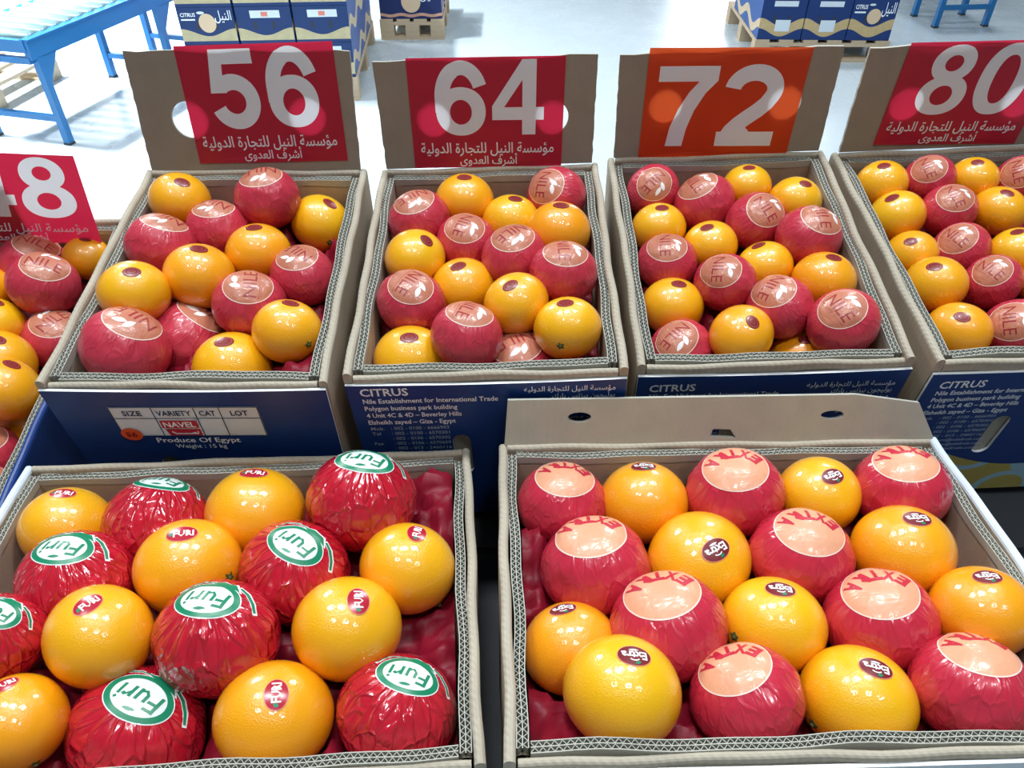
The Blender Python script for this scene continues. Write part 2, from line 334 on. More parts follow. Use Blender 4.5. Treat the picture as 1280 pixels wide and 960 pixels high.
def make_kraft(name, col, ribs=True, flat=False, fold=False):
    m, ns, ls, b = mat(name, col, 0.75, 0.25)
    tc = ns.new('ShaderNodeTexCoord')
    nz = node(ns, 'ShaderNodeTexNoise'); nz.inputs['Scale'].default_value = 30; nz.inputs['Detail'].default_value = 5
    ls.new(tc.outputs['Object'], nz.inputs['Vector'])
    fine = node(ns, 'ShaderNodeTexNoise'); fine.inputs['Scale'].default_value = 400
    ls.new(tc.outputs['Object'], fine.inputs['Vector'])
    f = mnode(ns, ls, 'ADD', mnode(ns, ls, 'MULTIPLY', nz.outputs[0], 0.7), mnode(ns, ls, 'MULTIPLY', fine.outputs[0], 0.4))
    c = mixcol(ns, ls, f, tuple(k * 0.80 for k in col), tuple(min(1, k * 1.18) for k in col))
    ls.new(c, b.inputs['Base Color'])
    if ribs:
        sp = ns.new('ShaderNodeSeparateXYZ'); ls.new(tc.outputs['Object'], sp.inputs[0])
        s = sp.outputs[0] if flat else mnode(ns, ls, 'ADD', sp.outputs[0], sp.outputs[1])
        w = mnode(ns, ls, 'SINE', mnode(ns, ls, 'MULTIPLY', s, 6.2832 / 0.0075))
        bump(ns, ls, b, w, 0.35 if fold else 0.12, 0.0005)
    return m


KRAFT = make_kraft('kraft_board', (0.40, 0.325, 0.24))
KRAFT_SHADED = make_kraft('kraft_shaded_flap', (0.265, 0.23, 0.18), True, True)  # kraft with the shade on the standing flaps darkened into its colour
KRAFT_LIT = make_kraft('kraft_lit_low_flap', (0.47, 0.45, 0.36), True, True)  # same kraft, lighter in colour because the low flap is better lit
KRAFT_FOLD = make_kraft('kraft_fold', (0.42, 0.375, 0.295), True, False, True)
KRAFT_EDGE = make_kraft('kraft_cut_edge', (0.42, 0.415, 0.36), False)
CELL = make_kraft('kraft_flute', (0.33, 0.33, 0.285), False)
WHITE_LINER = make_kraft('white_liner_board', (0.62, 0.70, 0.78), False)


def make_blue(name, col):
    m, ns, ls, b = mat(name, col, 0.38, 0.4)
    tc = ns.new('ShaderNodeTexCoord')
    nz = node(ns, 'ShaderNodeTexNoise'); nz.inputs['Scale'].default_value = 14; nz.inputs['Detail'].default_value = 4
    ls.new(tc.outputs['Object'], nz.inputs['Vector'])
    ls.new(mixcol(ns, ls, nz.outputs[0], tuple(k * 0.85 for k in col), tuple(k * 1.15 for k in col)), b.inputs['Base Color'])
    bump(ns, ls, b, nz.outputs[0], 0.2, 0.004)
    return m


BLUE = make_blue('navy_print', (0.010, 0.045, 0.205))
INK_WHITE = mat('white_ink', (0.88, 0.94, 1.0), 0.5)[0]
INK_DIM = mat('faint_white_ink', (0.42, 0.52, 0.65), 0.5)[0]
INK_DARK = mat('navy_ink', (0.015, 0.03, 0.10), 0.5)[0]
INK_RED = mat('red_ink', (0.50, 0.015, 0.04), 0.45)[0]
INK_GREEN = mat('green_ink', (0.004, 0.20, 0.095), 0.35)[0]
INK_MAROON = mat('dark_red_ink', (0.30, 0.022, 0.030), 0.35)[0]
LABEL_WHITE = mat('white_label', (0.68, 0.78, 0.86), 0.5)[0]
DOT_ORANGE = mat('orange_sticker', (0.75, 0.10, 0.02), 0.5)[0]
PAPER_WHITE = mat('white_paper', (0.80, 0.82, 0.82), 0.4)[0]
LEAF_WHITE = mat('leaf_white', (0.80, 0.78, 0.76), 0.3)[0]
OUTLINE = mat('pale_outline', (0.88, 0.66, 0.58), 0.3)[0]
METAL_AND_SLOT_SHADE = mat('metal_and_slot_shade', (0.03, 0.03, 0.035), 0.5)[0]  # for conveyor feet, and for the shade painted in closed cartons' hand slots


def make_paper(name, col, thin):
    """sheet of printed paper: some of the light that falls on its back comes through"""
    m, ns, ls, b = mat(name, col, 0.38, 0.35)
    out = ns['Material Output']
    t = ns.new('ShaderNodeBsdfTranslucent'); t.inputs[0].default_value = (*thin, 1)
    mx = ns.new('ShaderNodeMixShader'); mx.inputs[0].default_value = 0.30
    ls.new(b.outputs[0], mx.inputs[1]); ls.new(t.outputs[0], mx.inputs[2]); ls.new(mx.outputs[0], out.inputs['Surface'])
    return m


SIGN_RED = make_paper('red_sign_paper', (0.50, 0.022, 0.050), (0.95, 0.03, 0.10))
SIGN_ORANGE = make_paper('orange_sign_paper', (0.68, 0.055, 0.010), (1.0, 0.16, 0.04))
SIGN_WHITE = make_paper('white_sign_paper', (0.88, 0.94, 1.0), (0.95, 0.97, 1.0))


def make_peel():
    m, ns, ls, b = mat('orange_peel', (0.85, 0.33, 0.003), 0.27, 0.5)
    tc = ns.new('ShaderNodeTexCoord'); oi = ns.new('ShaderNodeObjectInfo')
    ramp = ns.new('ShaderNodeValToRGB'); e = ramp.color_ramp.elements
    e[0].position = 0.0; e[0].color = (0.88, 0.50, 0.006, 1)
    e[1].position = 1.0; e[1].color = (0.90, 0.34, 0.005, 1)
    ls.new(oi.outputs['Random'], ramp.inputs[0])
    nz = node(ns, 'ShaderNodeTexNoise'); nz.inputs['Scale'].default_value = 1.6; nz.inputs['Detail'].default_value = 2
    ls.new(tc.outputs['Object'], nz.inputs['Vector'])
    # greener-yellow top, deeper orange flank, blended along object z
    sp = ns.new('ShaderNodeSeparateXYZ'); ls.new(tc.outputs['Object'], sp.inputs[0])
    mr = ns.new('ShaderNodeMapRange'); mr.inputs['From Min'].default_value = -0.3; mr.inputs['From Max'].default_value = 0.8
    ls.new(sp.outputs[2], mr.inputs[0])
    deep = mixcol(ns, ls, nz.outputs[0], (0.88, 0.25, 0.003), (0.88, 0.33, 0.003))
    ls.new(mixcol(ns, ls, mr.outputs[0], deep, ramp.outputs[0]), b.inputs['Base Color'])
    vo = ns.new('ShaderNodeTexVoronoi'); vo.inputs['Scale'].default_value = 30
    ls.new(tc.outputs['Object'], vo.inputs['Vector'])
    n2 = node(ns, 'ShaderNodeTexNoise'); n2.inputs['Scale'].default_value = 42; n2.inputs['Detail'].default_value = 3
    ls.new(tc.outputs['Object'], n2.inputs['Vector'])
    h = mnode(ns, ls, 'ADD', mnode(ns, ls, 'MULTIPLY', vo.outputs['Distance'], 0.6), n2.outputs[0])
    bump(ns, ls, b, h, 0.13, 0.05)
    for l in list(b.inputs['Coat Normal'].links): ls.remove(l)
    cn = ns.new('ShaderNodeBump'); cn.inputs['Strength'].default_value = 0.035; cn.inputs['Distance'].default_value = 0.05
    ls.new(h, cn.inputs['Height']); ls.new(cn.outputs[0], b.inputs['Coat Normal'])
    b.inputs['Coat Weight'].default_value = 0.9; b.inputs['Coat Roughness'].default_value = 0.06
    b.inputs['Subsurface Weight'].default_value = 0.06
    b.inputs['Subsurface Radius'].default_value = (1.0, 0.35, 0.05)
    b.inputs['Subsurface Scale'].default_value = 0.006
    return m


PEEL = make_peel()
CALYX_GREEN = mat('calyx_green', (0.06, 0.075, 0.012), 0.7)[0]


def make_wrap(name, col, dark, rough, crease, coat):
    m, ns, ls, b = mat(name, col, rough, 0.5)
    tc = ns.new('ShaderNodeTexCoord'); oi = ns.new('ShaderNodeObjectInfo')
    sp = ns.new('ShaderNodeSeparateXYZ'); ls.new(tc.outputs['Object'], sp.inputs[0])
    rho = mnode(ns, ls, 'SQRT', mnode(ns, ls, 'ADD', mnode(ns, ls, 'ADD', mnode(ns, ls, 'POWER', sp.outputs[0], 2.0), mnode(ns, ls, 'POWER', sp.outputs[1], 2.0)), 0.01))
    cx = ns.new('ShaderNodeCombineXYZ')
    ls.new(mnode(ns, ls, 'ADD', mnode(ns, ls, 'MULTIPLY', mnode(ns, ls, 'DIVIDE', sp.outputs[0], rho), 2.4), mnode(ns, ls, 'MULTIPLY', oi.outputs['Random'], 50.0)), cx.inputs[0])
    ls.new(mnode(ns, ls, 'MULTIPLY', mnode(ns, ls, 'DIVIDE', sp.outputs[1], rho), 2.4), cx.inputs[1])
    ls.new(mnode(ns, ls, 'MULTIPLY', sp.outputs[2], 1.3), cx.inputs[2])
    pl = node(ns, 'ShaderNodeTexNoise'); pl.inputs['Scale'].default_value = 1.3; pl.inputs['Detail'].default_value = 2.5; pl.inputs['Distortion'].default_value = 0.5
    ls.new(cx.outputs[0], pl.inputs['Vector'])
    vo = ns.new('ShaderNodeTexVoronoi'); vo.feature = 'DISTANCE_TO_EDGE'; vo.inputs['Scale'].default_value = 1.5
    add = ns.new('ShaderNodeVectorMath'); add.operation = 'MULTIPLY_ADD'
    ls.new(pl.outputs['Color'], add.inputs[0]); add.inputs[1].default_value = (0.5, 0.5, 0.5); ls.new(cx.outputs[0], add.inputs[2])
    ls.new(add.outputs[0], vo.inputs['Vector'])
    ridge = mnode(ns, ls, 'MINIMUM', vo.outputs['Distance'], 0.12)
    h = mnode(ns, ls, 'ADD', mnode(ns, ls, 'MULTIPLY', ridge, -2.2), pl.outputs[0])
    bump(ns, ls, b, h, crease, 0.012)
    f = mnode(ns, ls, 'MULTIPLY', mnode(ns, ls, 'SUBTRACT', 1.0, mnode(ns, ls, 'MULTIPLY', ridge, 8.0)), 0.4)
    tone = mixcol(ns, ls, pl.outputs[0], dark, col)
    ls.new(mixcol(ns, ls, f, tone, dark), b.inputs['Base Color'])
    b.inputs['Coat Weight'].default_value = coat; b.inputs['Coat Roughness'].default_value = 0.1
    return m


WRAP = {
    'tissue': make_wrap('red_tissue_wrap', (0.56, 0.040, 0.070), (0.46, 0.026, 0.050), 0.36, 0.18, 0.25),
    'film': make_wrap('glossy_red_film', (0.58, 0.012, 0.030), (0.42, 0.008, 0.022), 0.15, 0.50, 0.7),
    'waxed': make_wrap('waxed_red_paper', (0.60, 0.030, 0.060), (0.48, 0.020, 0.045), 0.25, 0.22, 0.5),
}


def make_emblem(name, col, dark, rough):
    m, ns, ls, b = mat(name, col, rough, 0.5)
    tc = ns.new('ShaderNodeTexCoord')
    nz = node(ns, 'ShaderNodeTexNoise'); nz.inputs['Scale'].default_value = 2.6; nz.inputs['Detail'].default_value = 3; nz.inputs['Distortion'].default_value = 0.6
    ls.new(tc.outputs['Object'], nz.inputs['Vector'])
    ls.new(mixcol(ns, ls, nz.outputs[0], dark, col), b.inputs['Base Color'])
    bump(ns, ls, b, nz.outputs[0], 0.25, 0.008)
    b.inputs['Coat Weight'].default_value = 0.25; b.inputs['Coat Roughness'].default_value = 0.12
    return m


EMBLEM_TAN = make_emblem('tan_emblem_print', (0.54, 0.21, 0.125), (0.45, 0.14, 0.085), 0.36)
EMBLEM_SALMON = make_emblem('salmon_emblem_print', (0.82, 0.40, 0.24), (0.70, 0.30, 0.17), 0.36)
EMBLEM_WHITE = make_emblem('white_emblem_print', (0.78, 0.82, 0.80), (0.68, 0.74, 0.73), 0.2)
STICKER = mat('dark_red_sticker', (0.17, 0.012, 0.016), 0.35, 0.35)[0]
STICKER_RING = mat('sticker_ring', (0.40, 0.07, 0.055), 0.25)[0]
STICKER_RED = mat('red_sticker', (0.42, 0.012, 0.03), 0.22)[0]
STICKER_EDGE = mat('sticker_edge', (0.75, 0.24, 0.17), 0.3)[0]
TISSUE = make_kraft('crumpled_red_tissue', (0.20, 0.005, 0.018), False)
_b = TISSUE.node_tree.nodes['Principled BSDF']; _b.inputs['Roughness'].default_value = 0.45
BLUE_STEEL = mat('blue_painted_steel', (0.010, 0.16, 0.42), 0.35)[0]
ROLLER_STEEL = mat('zinc_roller', (0.34, 0.52, 0.54), 0.3, 0.5, 0.35)[0]


def make_wood():
    m, ns, ls, b = mat('pallet_wood', (0.55, 0.42, 0.28), 0.8, 0.2)
    tc = ns.new('ShaderNodeTexCoord')
    mp = ns.new('ShaderNodeMapping'); mp.inputs['Scale'].default_value = (3, 40, 40); ls.new(tc.outputs['Object'], mp.inputs[0])
    nz = node(ns, 'ShaderNodeTexNoise'); nz.inputs['Scale'].default_value = 1.0; nz.inputs['Detail'].default_value = 6; ls.new(mp.outputs[0], nz.inputs['Vector'])
    ls.new(mixcol(ns, ls, nz.outputs[0], (0.40, 0.30, 0.20), (0.66, 0.54, 0.38)), b.inputs['Base Color'])
    return m


WOOD = make_wood()


def make_floor():
    m, ns, ls, b = mat('sealed_concrete', (0.60, 0.68, 0.72), 0.22, 0.5)
    tc = ns.new('ShaderNodeTexCoord')
    nz = node(ns, 'ShaderNodeTexNoise'); nz.inputs['Scale'].default_value = 0.9; nz.inputs['Detail'].default_value = 6; ls.new(tc.outputs['Object'], nz.inputs['Vector'])
    ls.new(mixcol(ns, ls, nz.outputs[0], (0.43, 0.52, 0.58), (0.53, 0.61, 0.66)), b.inputs['Base Color'])
    n2 = node(ns, 'ShaderNodeTexNoise'); n2.inputs['Scale'].default_value = 5; n2.inputs['Detail'].default_value = 8; ls.new(tc.outputs['Object'], n2.inputs['Vector'])
    mr = ns.new('ShaderNodeMapRange'); mr.inputs['To Min'].default_value = 0.15; mr.inputs['To Max'].default_value = 0.38
    ls.new(n2.outputs[0], mr.inputs[0]); ls.new(mr.outputs[0], b.inputs['Roughness'])
    return m


def make_carton_print(name, w, h, low, high, navy, cream, foot, level=False):
    """printed carton: navy field that dips in a wave onto a cream fruit band (object x, y along the faces, z up)"""
    m, ns, ls, b = mat(name, navy, 0.45, 0.35)
    tc = ns.new('ShaderNodeTexCoord'); sp = ns.new('ShaderNodeSeparateXYZ'); ls.new(tc.outputs['Object'], sp.inputs[0])
    s = mnode(ns, ls, 'ADD', sp.outputs[0], sp.outputs[1])
    wave = mnode(ns, ls, 'COSINE', mnode(ns, ls, 'MULTIPLY', s, 6.2832 / w))
    edge = mnode(ns, ls, 'ADD', mnode(ns, ls, 'MULTIPLY', wave, (high - low) / 2), (high + low) / 2)
    isn = mnode(ns, ls, 'GREATER_THAN', sp.outputs[2], edge)
    nz = node(ns, 'ShaderNodeTexNoise'); nz.inputs['Scale'].default_value = 28; nz.inputs['Detail'].default_value = 2; ls.new(tc.outputs['Object'], nz.inputs['Vector'])
    c2 = mixcol(ns, ls, nz.outputs[0], tuple(k * 0.7 for k in cream), cream)
    low2 = mnode(ns, ls, 'LESS_THAN', sp.outputs[2], foot if level else mnode(ns, ls, 'SUBTRACT', edge, foot))
    c3 = mixcol(ns, ls, low2, c2, navy)
    ls.new(mixcol(ns, ls, isn, c3, navy), b.inputs['Base Color'])
    return m


PRINT_A = make_carton_print('navy_and_cream_print', 0.31, 0.20, 0.045, 0.085, (0.013, 0.042, 0.15), (0.62, 0.55, 0.33), 0.018, True)
PRINT_SIDE = make_carton_print('wavy_side_print', 0.40, 0.20, 0.06, 0.13, (0.02, 0.09, 0.32), (0.72, 0.58, 0.38), 0.055)
PRINT_B = make_carton_print('navy_and_peach_print', 0.15, 0.20, 0.03, 0.04, (0.015, 0.03, 0.12), (0.70, 0.40, 0.28), 0.02)
PRINT_C = make_carton_print('navy_cream_wave_print', 0.288, 0.26, 0.085, 0.135, (0.010, 0.04, 0.17), (0.66, 0.50, 0.25), 0.065)


def make_citrus_print():
    """pale citrus slices with light blue rinds"""
    m, ns, ls, b = mat('citrus_slice_print', (0.5, 0.42, 0.12), 0.4, 0.35)
    tc = ns.new('ShaderNodeTexCoord')
    vo = ns.new('ShaderNodeTexVoronoi'); vo.inputs['Scale'].default_value = 11; ls.new(tc.outputs['Object'], vo.inputs['Vector'])
    nz = node(ns, 'ShaderNodeTexNoise'); nz.inputs['Scale'].default_value = 16; ls.new(tc.outputs['Object'], nz.inputs['Vector'])
    base = mixcol(ns, ls, nz.outputs[0], (0.50, 0.27, 0.06), (0.46, 0.46, 0.12))
    ring = mnode(ns, ls, 'LESS_THAN', mnode(ns, ls, 'ABSOLUTE', mnode(ns, ls, 'SUBTRACT', vo.outputs['Distance'], 0.42)), 0.055)
    ls.new(mixcol(ns, ls, ring, base, (0.33, 0.53, 0.62)), b.inputs['Base Color'])
    return m


CITRUS_PRINT = make_citrus_print()


def make_loop_print():
    """white board with amber loops and navy patches, the outside of the two near cartons"""
    m, ns, ls, b = mat('amber_loop_print', (0.6, 0.7, 0.75), 0.4, 0.35)
    tc = ns.new('ShaderNodeTexCoord')
    sp = ns.new('ShaderNodeSeparateXYZ'); ls.new(tc.outputs['Object'], sp.inputs[0])
    w1 = mnode(ns, ls, 'MULTIPLY', mnode(ns, ls, 'SINE', mnode(ns, ls, 'MULTIPLY', sp.outputs[0], 16.0)), 0.014)
    d = mnode(ns, ls, 'ADD', sp.outputs[2], w1)
    navy = mnode(ns, ls, 'LESS_THAN', d, -0.040)
    vo = ns.new('ShaderNodeTexVoronoi'); vo.inputs['Scale'].default_value = 9; ls.new(tc.outputs['Object'], vo.inputs['Vector'])
    amber = mnode(ns, ls, 'LESS_THAN', vo.outputs['Distance'], 0.38)
    c = mixcol(ns, ls, amber, (0.62, 0.70, 0.74), (0.72, 0.36, 0.10))
    ls.new(mixcol(ns, ls, navy, c, (0.012, 0.05, 0.22)), b.inputs['Base Color'])
    return m


LOOP_PRINT = make_loop_print()

# ------------------------------------------------------------------ flat lettering
ARAB = {'ا': (0xFE8D, 2), 'أ': (0xFE83, 2), 'ب': (0xFE8F, 4), 'ة': (0xFE93, 2), 'ت': (0xFE95, 4), 'ج': (0xFE9D, 4), 'خ': (0xFEA5, 4), 'د': (0xFEA9, 2), 'ر': (0xFEAD, 2), 'ز': (0xFEAF, 2), 'س': (0xFEB1, 4), 'ش': (0xFEB5, 4), 'ص': (0xFEB9, 4), 'ع': (0xFEC9, 4), 'ف': (0xFED1, 4), 'ك': (0xFED9, 4), 'ل': (0xFEDD, 4), 'م': (0xFEE1, 4), 'ن': (0xFEE5, 4), 'و': (0xFEED, 2), 'ؤ': (0xFE85, 2), 'ي': (0xFEF1, 4), 'ى': (0xFEEF, 2), 'ه': (0xFEE9, 4), 'ح': (0xFEA1, 4)}


def arabic(s):
    """joined letter forms in visual order"""
    out = []
    for i, c in enumerate(s):
        if c not in ARAB: out.append(c); continue
        prev = i > 0 and s[i - 1] in ARAB and ARAB[s[i - 1]][1] == 4
        nxt = i < len(s) - 1 and s[i + 1] in ARAB and ARAB[c][1] == 4
        out.append(chr(ARAB[c][0] + (3 if prev and nxt else 2 if nxt else 1 if prev else 0)))
    return ''.join(out[::-1])


_text_cache = {}


def text_shape(body, bold=0.0, res=2, edge=None):
    """letters as a flat triangle mesh, scaled so that it is 1 high over capitals: (verts, faces, width)"""
    key = (body, bold, res, edge)
    if key in _text_cache: return _text_cache[key]
    c = bpy.data.curves.new('letters', 'FONT'); c.body = body; c.size = 1.0; c.offset = bold; c.resolution_u = res
    o = bpy.data.objects.new('letters', c); COL.objects.link(o)
    me = bpy.data.meshes.new_from_object(o.evaluated_get(bpy.context.evaluated_depsgraph_get()))
    bpy.data.objects.remove(o); bpy.data.curves.remove(c)
    bm = bmesh.new(); bm.from_mesh(me); bpy.data.meshes.remove(me)
    bmesh.ops.remove_doubles(bm, verts=bm.verts, dist=0.0005)
    bmesh.ops.triangulate(bm, faces=bm.faces)
    for k in range(4 if edge else 0):
        long = [e for e in bm.edges if e.calc_length() > edge]
        if not long: break
        bmesh.ops.subdivide_edges(bm, edges=long, cuts=1)
        bmesh.ops.triangulate(bm, faces=[f for f in bm.faces if len(f.verts) > 3])
    bm.verts.index_update()
    v = np.array([(p.co.x, p.co.y) for p in bm.verts]); f = []
    for q in bm.faces:
        a, b, d = [p.index for p in q.verts]
        s = (v[b][0] - v[a][0]) * (v[d][1] - v[a][1]) - (v[b][1] - v[a][1]) * (v[d][0] - v[a][0])
        f.append((a, b, d) if s > 0 else (a, d, b))
    bm.free()
    v[:, 0] -= v[:, 0].min()
    _text_cache[key] = (v, f, v[:, 0].max())
    return _text_cache[key]


class Print:
    """several pieces of lettering laid out on one flat sheet (x, y)"""
    def __init__(s): s.v = []; s.f = []
    def put(s, shape, x, y, width=None, height=0.7, align='l', yscale=None):
        v, f, w = shape
        sx = (width / w) if width else height / 0.7
        sy = yscale if yscale else (height / 0.7)
        q = v.copy(); q[:, 0] *= sx; q[:, 1] *= sy
        W = w * sx
        q[:, 0] += x - (0 if align == 'l' else W if align == 'r' else W / 2); q[:, 1] += y
        b = len(s.v); s.v += [tuple(p) for p in q]; s.f += [tuple(i + b for i in t) for t in f]
    def poly(s, pts):
        b = len(s.v); s.v += [tuple(p) for p in pts]
        for t in tessellate_polygon([[Vector((p[0], p[1], 0)) for p in pts]]):
            a, c, d = t; A, B, C = pts[a], pts[c], pts[d]
            if (B[0] - A[0]) * (C[1] - A[1]) - (B[1] - A[1]) * (C[0] - A[0]) < 0: c, d = d, c
            s.f.append((a + b, c + b, d + b))
    def rect(s, x0, y0, x1, y1): s.poly([(x0, y0), (x1, y0), (x1, y1), (x0, y1)])
    def build(s, name, m, parent, place, z=0.0):
        """place maps (x, y, z) to the parent's space"""
        return link(name, mesh_data(name, [place(x, y, z) for x, y in s.v], s.f, m), parent)


def ellipse(cx, cy, rx, ry, n=40, a0=0, power=2.0):
    o = []
    for i in range(n):
        a = a0 + 2 * math.pi * i / n; c, s_ = math.cos(a), math.sin(a)
        o.append((cx + rx * math.copysign(abs(c) ** (2 / power), c), cy + ry * math.copysign(abs(s_) ** (2 / power), s_)))
    return o


def stroke(pts, wid):
    """outline of a pen stroke along pts; wid is one width or one per point"""
    n = len(pts); w = wid if isinstance(wid, (list, tuple)) else [wid] * n
    L, Rr = [], []
    for i in range(n):
        a = pts[max(0, i - 1)]; b = pts[min(n - 1, i + 1)]
        d = math.hypot(b[0] - a[0], b[1] - a[1]); nx, ny = -(b[1] - a[1]) / d, (b[0] - a[0]) / d
        L.append((pts[i][0] + nx * w[i] / 2, pts[i][1] + ny * w[i] / 2)); Rr.append((pts[i][0] - nx * w[i] / 2, pts[i][1] - ny * w[i] / 2))
    return L + Rr[::-1]


def arc(cx, cy, rx, ry, a0, a1, n=22):
    return [(cx + rx * math.cos(math.radians(a0 + (a1 - a0) * i / (n - 1))), cy + ry * math.sin(math.radians(a0 + (a1 - a0) * i / (n - 1)))) for i in range(n)]


def quads(pts, wid):
    """the same stroke as a chain of quads that share their edges"""
    o = stroke(pts, wid); n = len(pts); L, Rr = o[:n], o[n:][::-1]
    return [[L[i], L[i + 1], Rr[i + 1], Rr[i]] for i in range(n - 1)]


def digit(c):
    """heavy grotesque numeral in a box 0..1 wide and 0..1.32 high: (solid contours, hole contours)"""
    if c == '0': return [ellipse(.5, .66, .47, .67, 48, 0, 2.35)], [ellipse(.5, .66, .205, .455, 40, 0, 2.3)]
    if c == '8': return [ellipse(.5, .98, .40, .345, 44, 0, 2.15), ellipse(.5, .375, .465, .385, 44, 0, 2.15)], [ellipse(.5, .985, .165, .15, 32), ellipse(.5, .375, .205, .19, 32)]
    if c == '6':
        return [ellipse(.505, .43, .465, .44, 48, 0, 2.1)] + quads([(.165, .42)] + arc(.53, .68, .365, .525, 180, 22, 26), [.27] * 12 + [.25] * 15), [ellipse(.505, .42, .205, .225, 36)]
    if c == '4': return [[(.58, 1.33), (.84, 1.33), (.84, .50), (.99, .50), (.99, .27), (.84, .27), (.84, 0), (.585, 0), (.585, .27), (.02, .27), (.02, .52)]], [[(.585, .50), (.245, .50), (.585, .98)]]
    if c == '7': return [[(.03, 1.31), (.97, 1.31), (.97, 1.08), (.80, .88), (.66, .60), (.575, .30), (.54, 0), (.26, 0), (.30, .32), (.40, .63), (.54, .90), (.675, 1.07), (.03, 1.07)]], []
    if c == '2':
        return quads(arc(.50, .94, .335, .265, 176, -24, 24) + [(.74, .72), (.62, .60), (.48, .49), (.35, .38), (.25, .27), (.18, .14), (.15, .03)], .258) + [[(.02, 0), (.96, 0), (.96, .245), (.02, .245)], [(.2, .2), (.6, .2), (.46, .34)]], []
    if c == '5':
        return [[(.16, 1.31), (.92, 1.31), (.92, 1.07), (.355, 1.07), (.315, .76), (.33, .60), (.06, .60)], [(.06, .60), (.335, .60), (.335, .80), (.088, .80)]] + quads(arc(.475, .445, .335, .335, 130, -160, 34), .265), []
    return [], []


def inside(p, loop):
    x, y = p; c = False; j = len(loop) - 1
    for i in range(len(loop)):
        if (loop[i][1] > y) != (loop[j][1] > y) and x < (loop[j][0] - loop[i][0]) * (y - loop[i][1]) / (loop[j][1] - loop[i][1]) + loop[i][0]: c = not c
        j = i
    return c


# ------------------------------------------------------------------ floor
fl = MB(); fl.box(-10.2, 10.2, -6.2, 18, -0.1, 0.0)
tag(fl.build('floor', make_floor()), kind='structure')
WALL = mat('painted_wall', (0.20, 0.23, 0.25), 0.8)[0]
m = MB(); m.box(-10, 10, -6, 14.2, 6.8, 6.95); tag(m.build('ceiling', WALL), kind='structure')
m = MB(); m.box(-10.2, -10, -6, 14.2, 0, 6.8); tag(m.build('wall_left', WALL), kind='structure')
m = MB(); m.box(10, 10.2, -6, 14.2, 0, 6.8); tag(m.build('wall_right', WALL), kind='structure')
m = MB(); m.box(-10, 10, -6.2, -6, 0, 6.8); tag(m.build('wall_front', WALL), kind='structure')
m = MB()   # far wall with its two loading doors open
for x0, x1, z0, z1 in ((-10, -7.3, 0, 6.8), (-7.3, -2.7, 4.4, 6.8), (-2.7, 2.6, 0, 6.8), (2.6, 5.8, 4.4, 6.8), (5.8, 10, 0, 6.8)): m.box(x0, x1, 14.0, 14.2, z0, z1)
tag(m.build('wall_back', WALL), kind='structure')


# ------------------------------------------------------------------ cartons
def wob(s, seed): return 0.0011 * math.sin(s * 23 + seed) + 0.0009 * math.sin(s * 61 + seed * 2.3)


def corrugated_wall(name, parent, s0, s1, o0, axis, zt, zb, seed):
    """double-wall board standing along s0..s1; its cut top shows three liners and two rows of flutes. axis 0: runs along x, 1: along y"""
    m = MB(); T = 0.0095
    def pt(s, o, dz=0): return (s, o, dz) if axis == 0 else (o, s, dz)
    th = 1 if axis == 0 else 0
    n = max(4, int((s1 - s0) / 0.018))
    ss = [s0 + (s1 - s0) * i / n for i in range(n + 1)]
    rise = lambda s: 0.0012 * math.sin(s * 31 + seed * 3)
    for k in range(3):
        m.ribbon([pt(s, o0 + T * k / 2 + wob(s, seed), rise(s)) for s in ss], 0.0009, zt - 0.012, zt, 1, th)
    pitch = 0.0064
    for k in range(2):
        c = int((s1 - s0) / pitch) * 2; p = []
        for i in range(c + 1):
            s = s0 + (s1 - s0) * i / c
            p.append(pt(s, o0 + T * (k + 0.5) / 2 + wob(s, seed) + (0.0019 if (i + k) % 2 else -0.0019), rise(s) - 0.0004))
        m.ribbon(p, 0.0011, zt - 0.012, zt, 2, th)
    body = [pt(s, o0 + T / 2 + wob(s, seed)) for s in ss]
    m.ribbon(body, T + 0.0009, zb, zt - 0.0095, 0, th)
    return m.build(name, [KRAFT, KRAFT_EDGE, CELL], parent)


def folded_wall(name, parent, s0, s1, o0, o1, axis, zt, zb, mats, seed, rough_top=0.0):
    """board folded over on itself: rounded top, printed or plain outer face"""
    m = MB(); n = max(3, int((s1 - s0) / 0.02)); r = (o1 - o0) / 2; mid = (o0 + o1) / 2
    prof = [(-r, None), (-r, 0)] + [(-r * math.cos(math.radians(a)), r * math.sin(math.radians(a))) for a in (30, 60, 90, 120, 150)] + [(r, 0), (r, None)]
    v = []
    for i in range(n + 1):
        s = s0 + (s1 - s0) * i / n; d = wob(s, seed) * 0.8; up = rough_top * math.sin(s * 37 + seed)
        for o, z in prof:
            zz = zb if z is None else zt - r + z + up
            v.append((s, mid + o + d, zz) if axis == 0 else (mid + o + d, s, zz))
    P = len(prof); f = []; fm = []
    for i in range(n):
        for k in range(P - 1):
            f.append((i * P + k, i * P + k + 1, (i + 1) * P + k + 1, (i + 1) * P + k)); fm.append(1 if k == 0 else 2 if k == P - 2 else 0)
    f += [tuple(range(P)), tuple(range(n * P + P - 1, n * P - 1, -1))]; fm += [0, 0]
    return link(name, mesh_data(name, v, f, mats, fm), parent)


def flap_matrix(d, lean):
    return Matrix(((1, 0, 0, 0), (0, math.sin(lean), -math.cos(lean), d / 2 - 0.004), (0, math.cos(lean), math.sin(lean), 0), (0, 0, 0, 1)))


def carton_root(key, hb, label):
    B = BOXES[key]
    rz, rx, ry = B['rot']
    M = Matrix.Rotation(rz, 4, 'Z') @ Matrix.Rotation(rx, 4, 'X') @ Matrix.Rotation(ry, 4, 'Y')
    M.translation = Vector(B['loc'])
    Mb = M @ Matrix.Translation((0, 0, -hb))
    root = empty('citrus_carton'); root.matrix_world = Mb
    tag(root, label, 'carton')
    return root, M, B['w'], B['d']


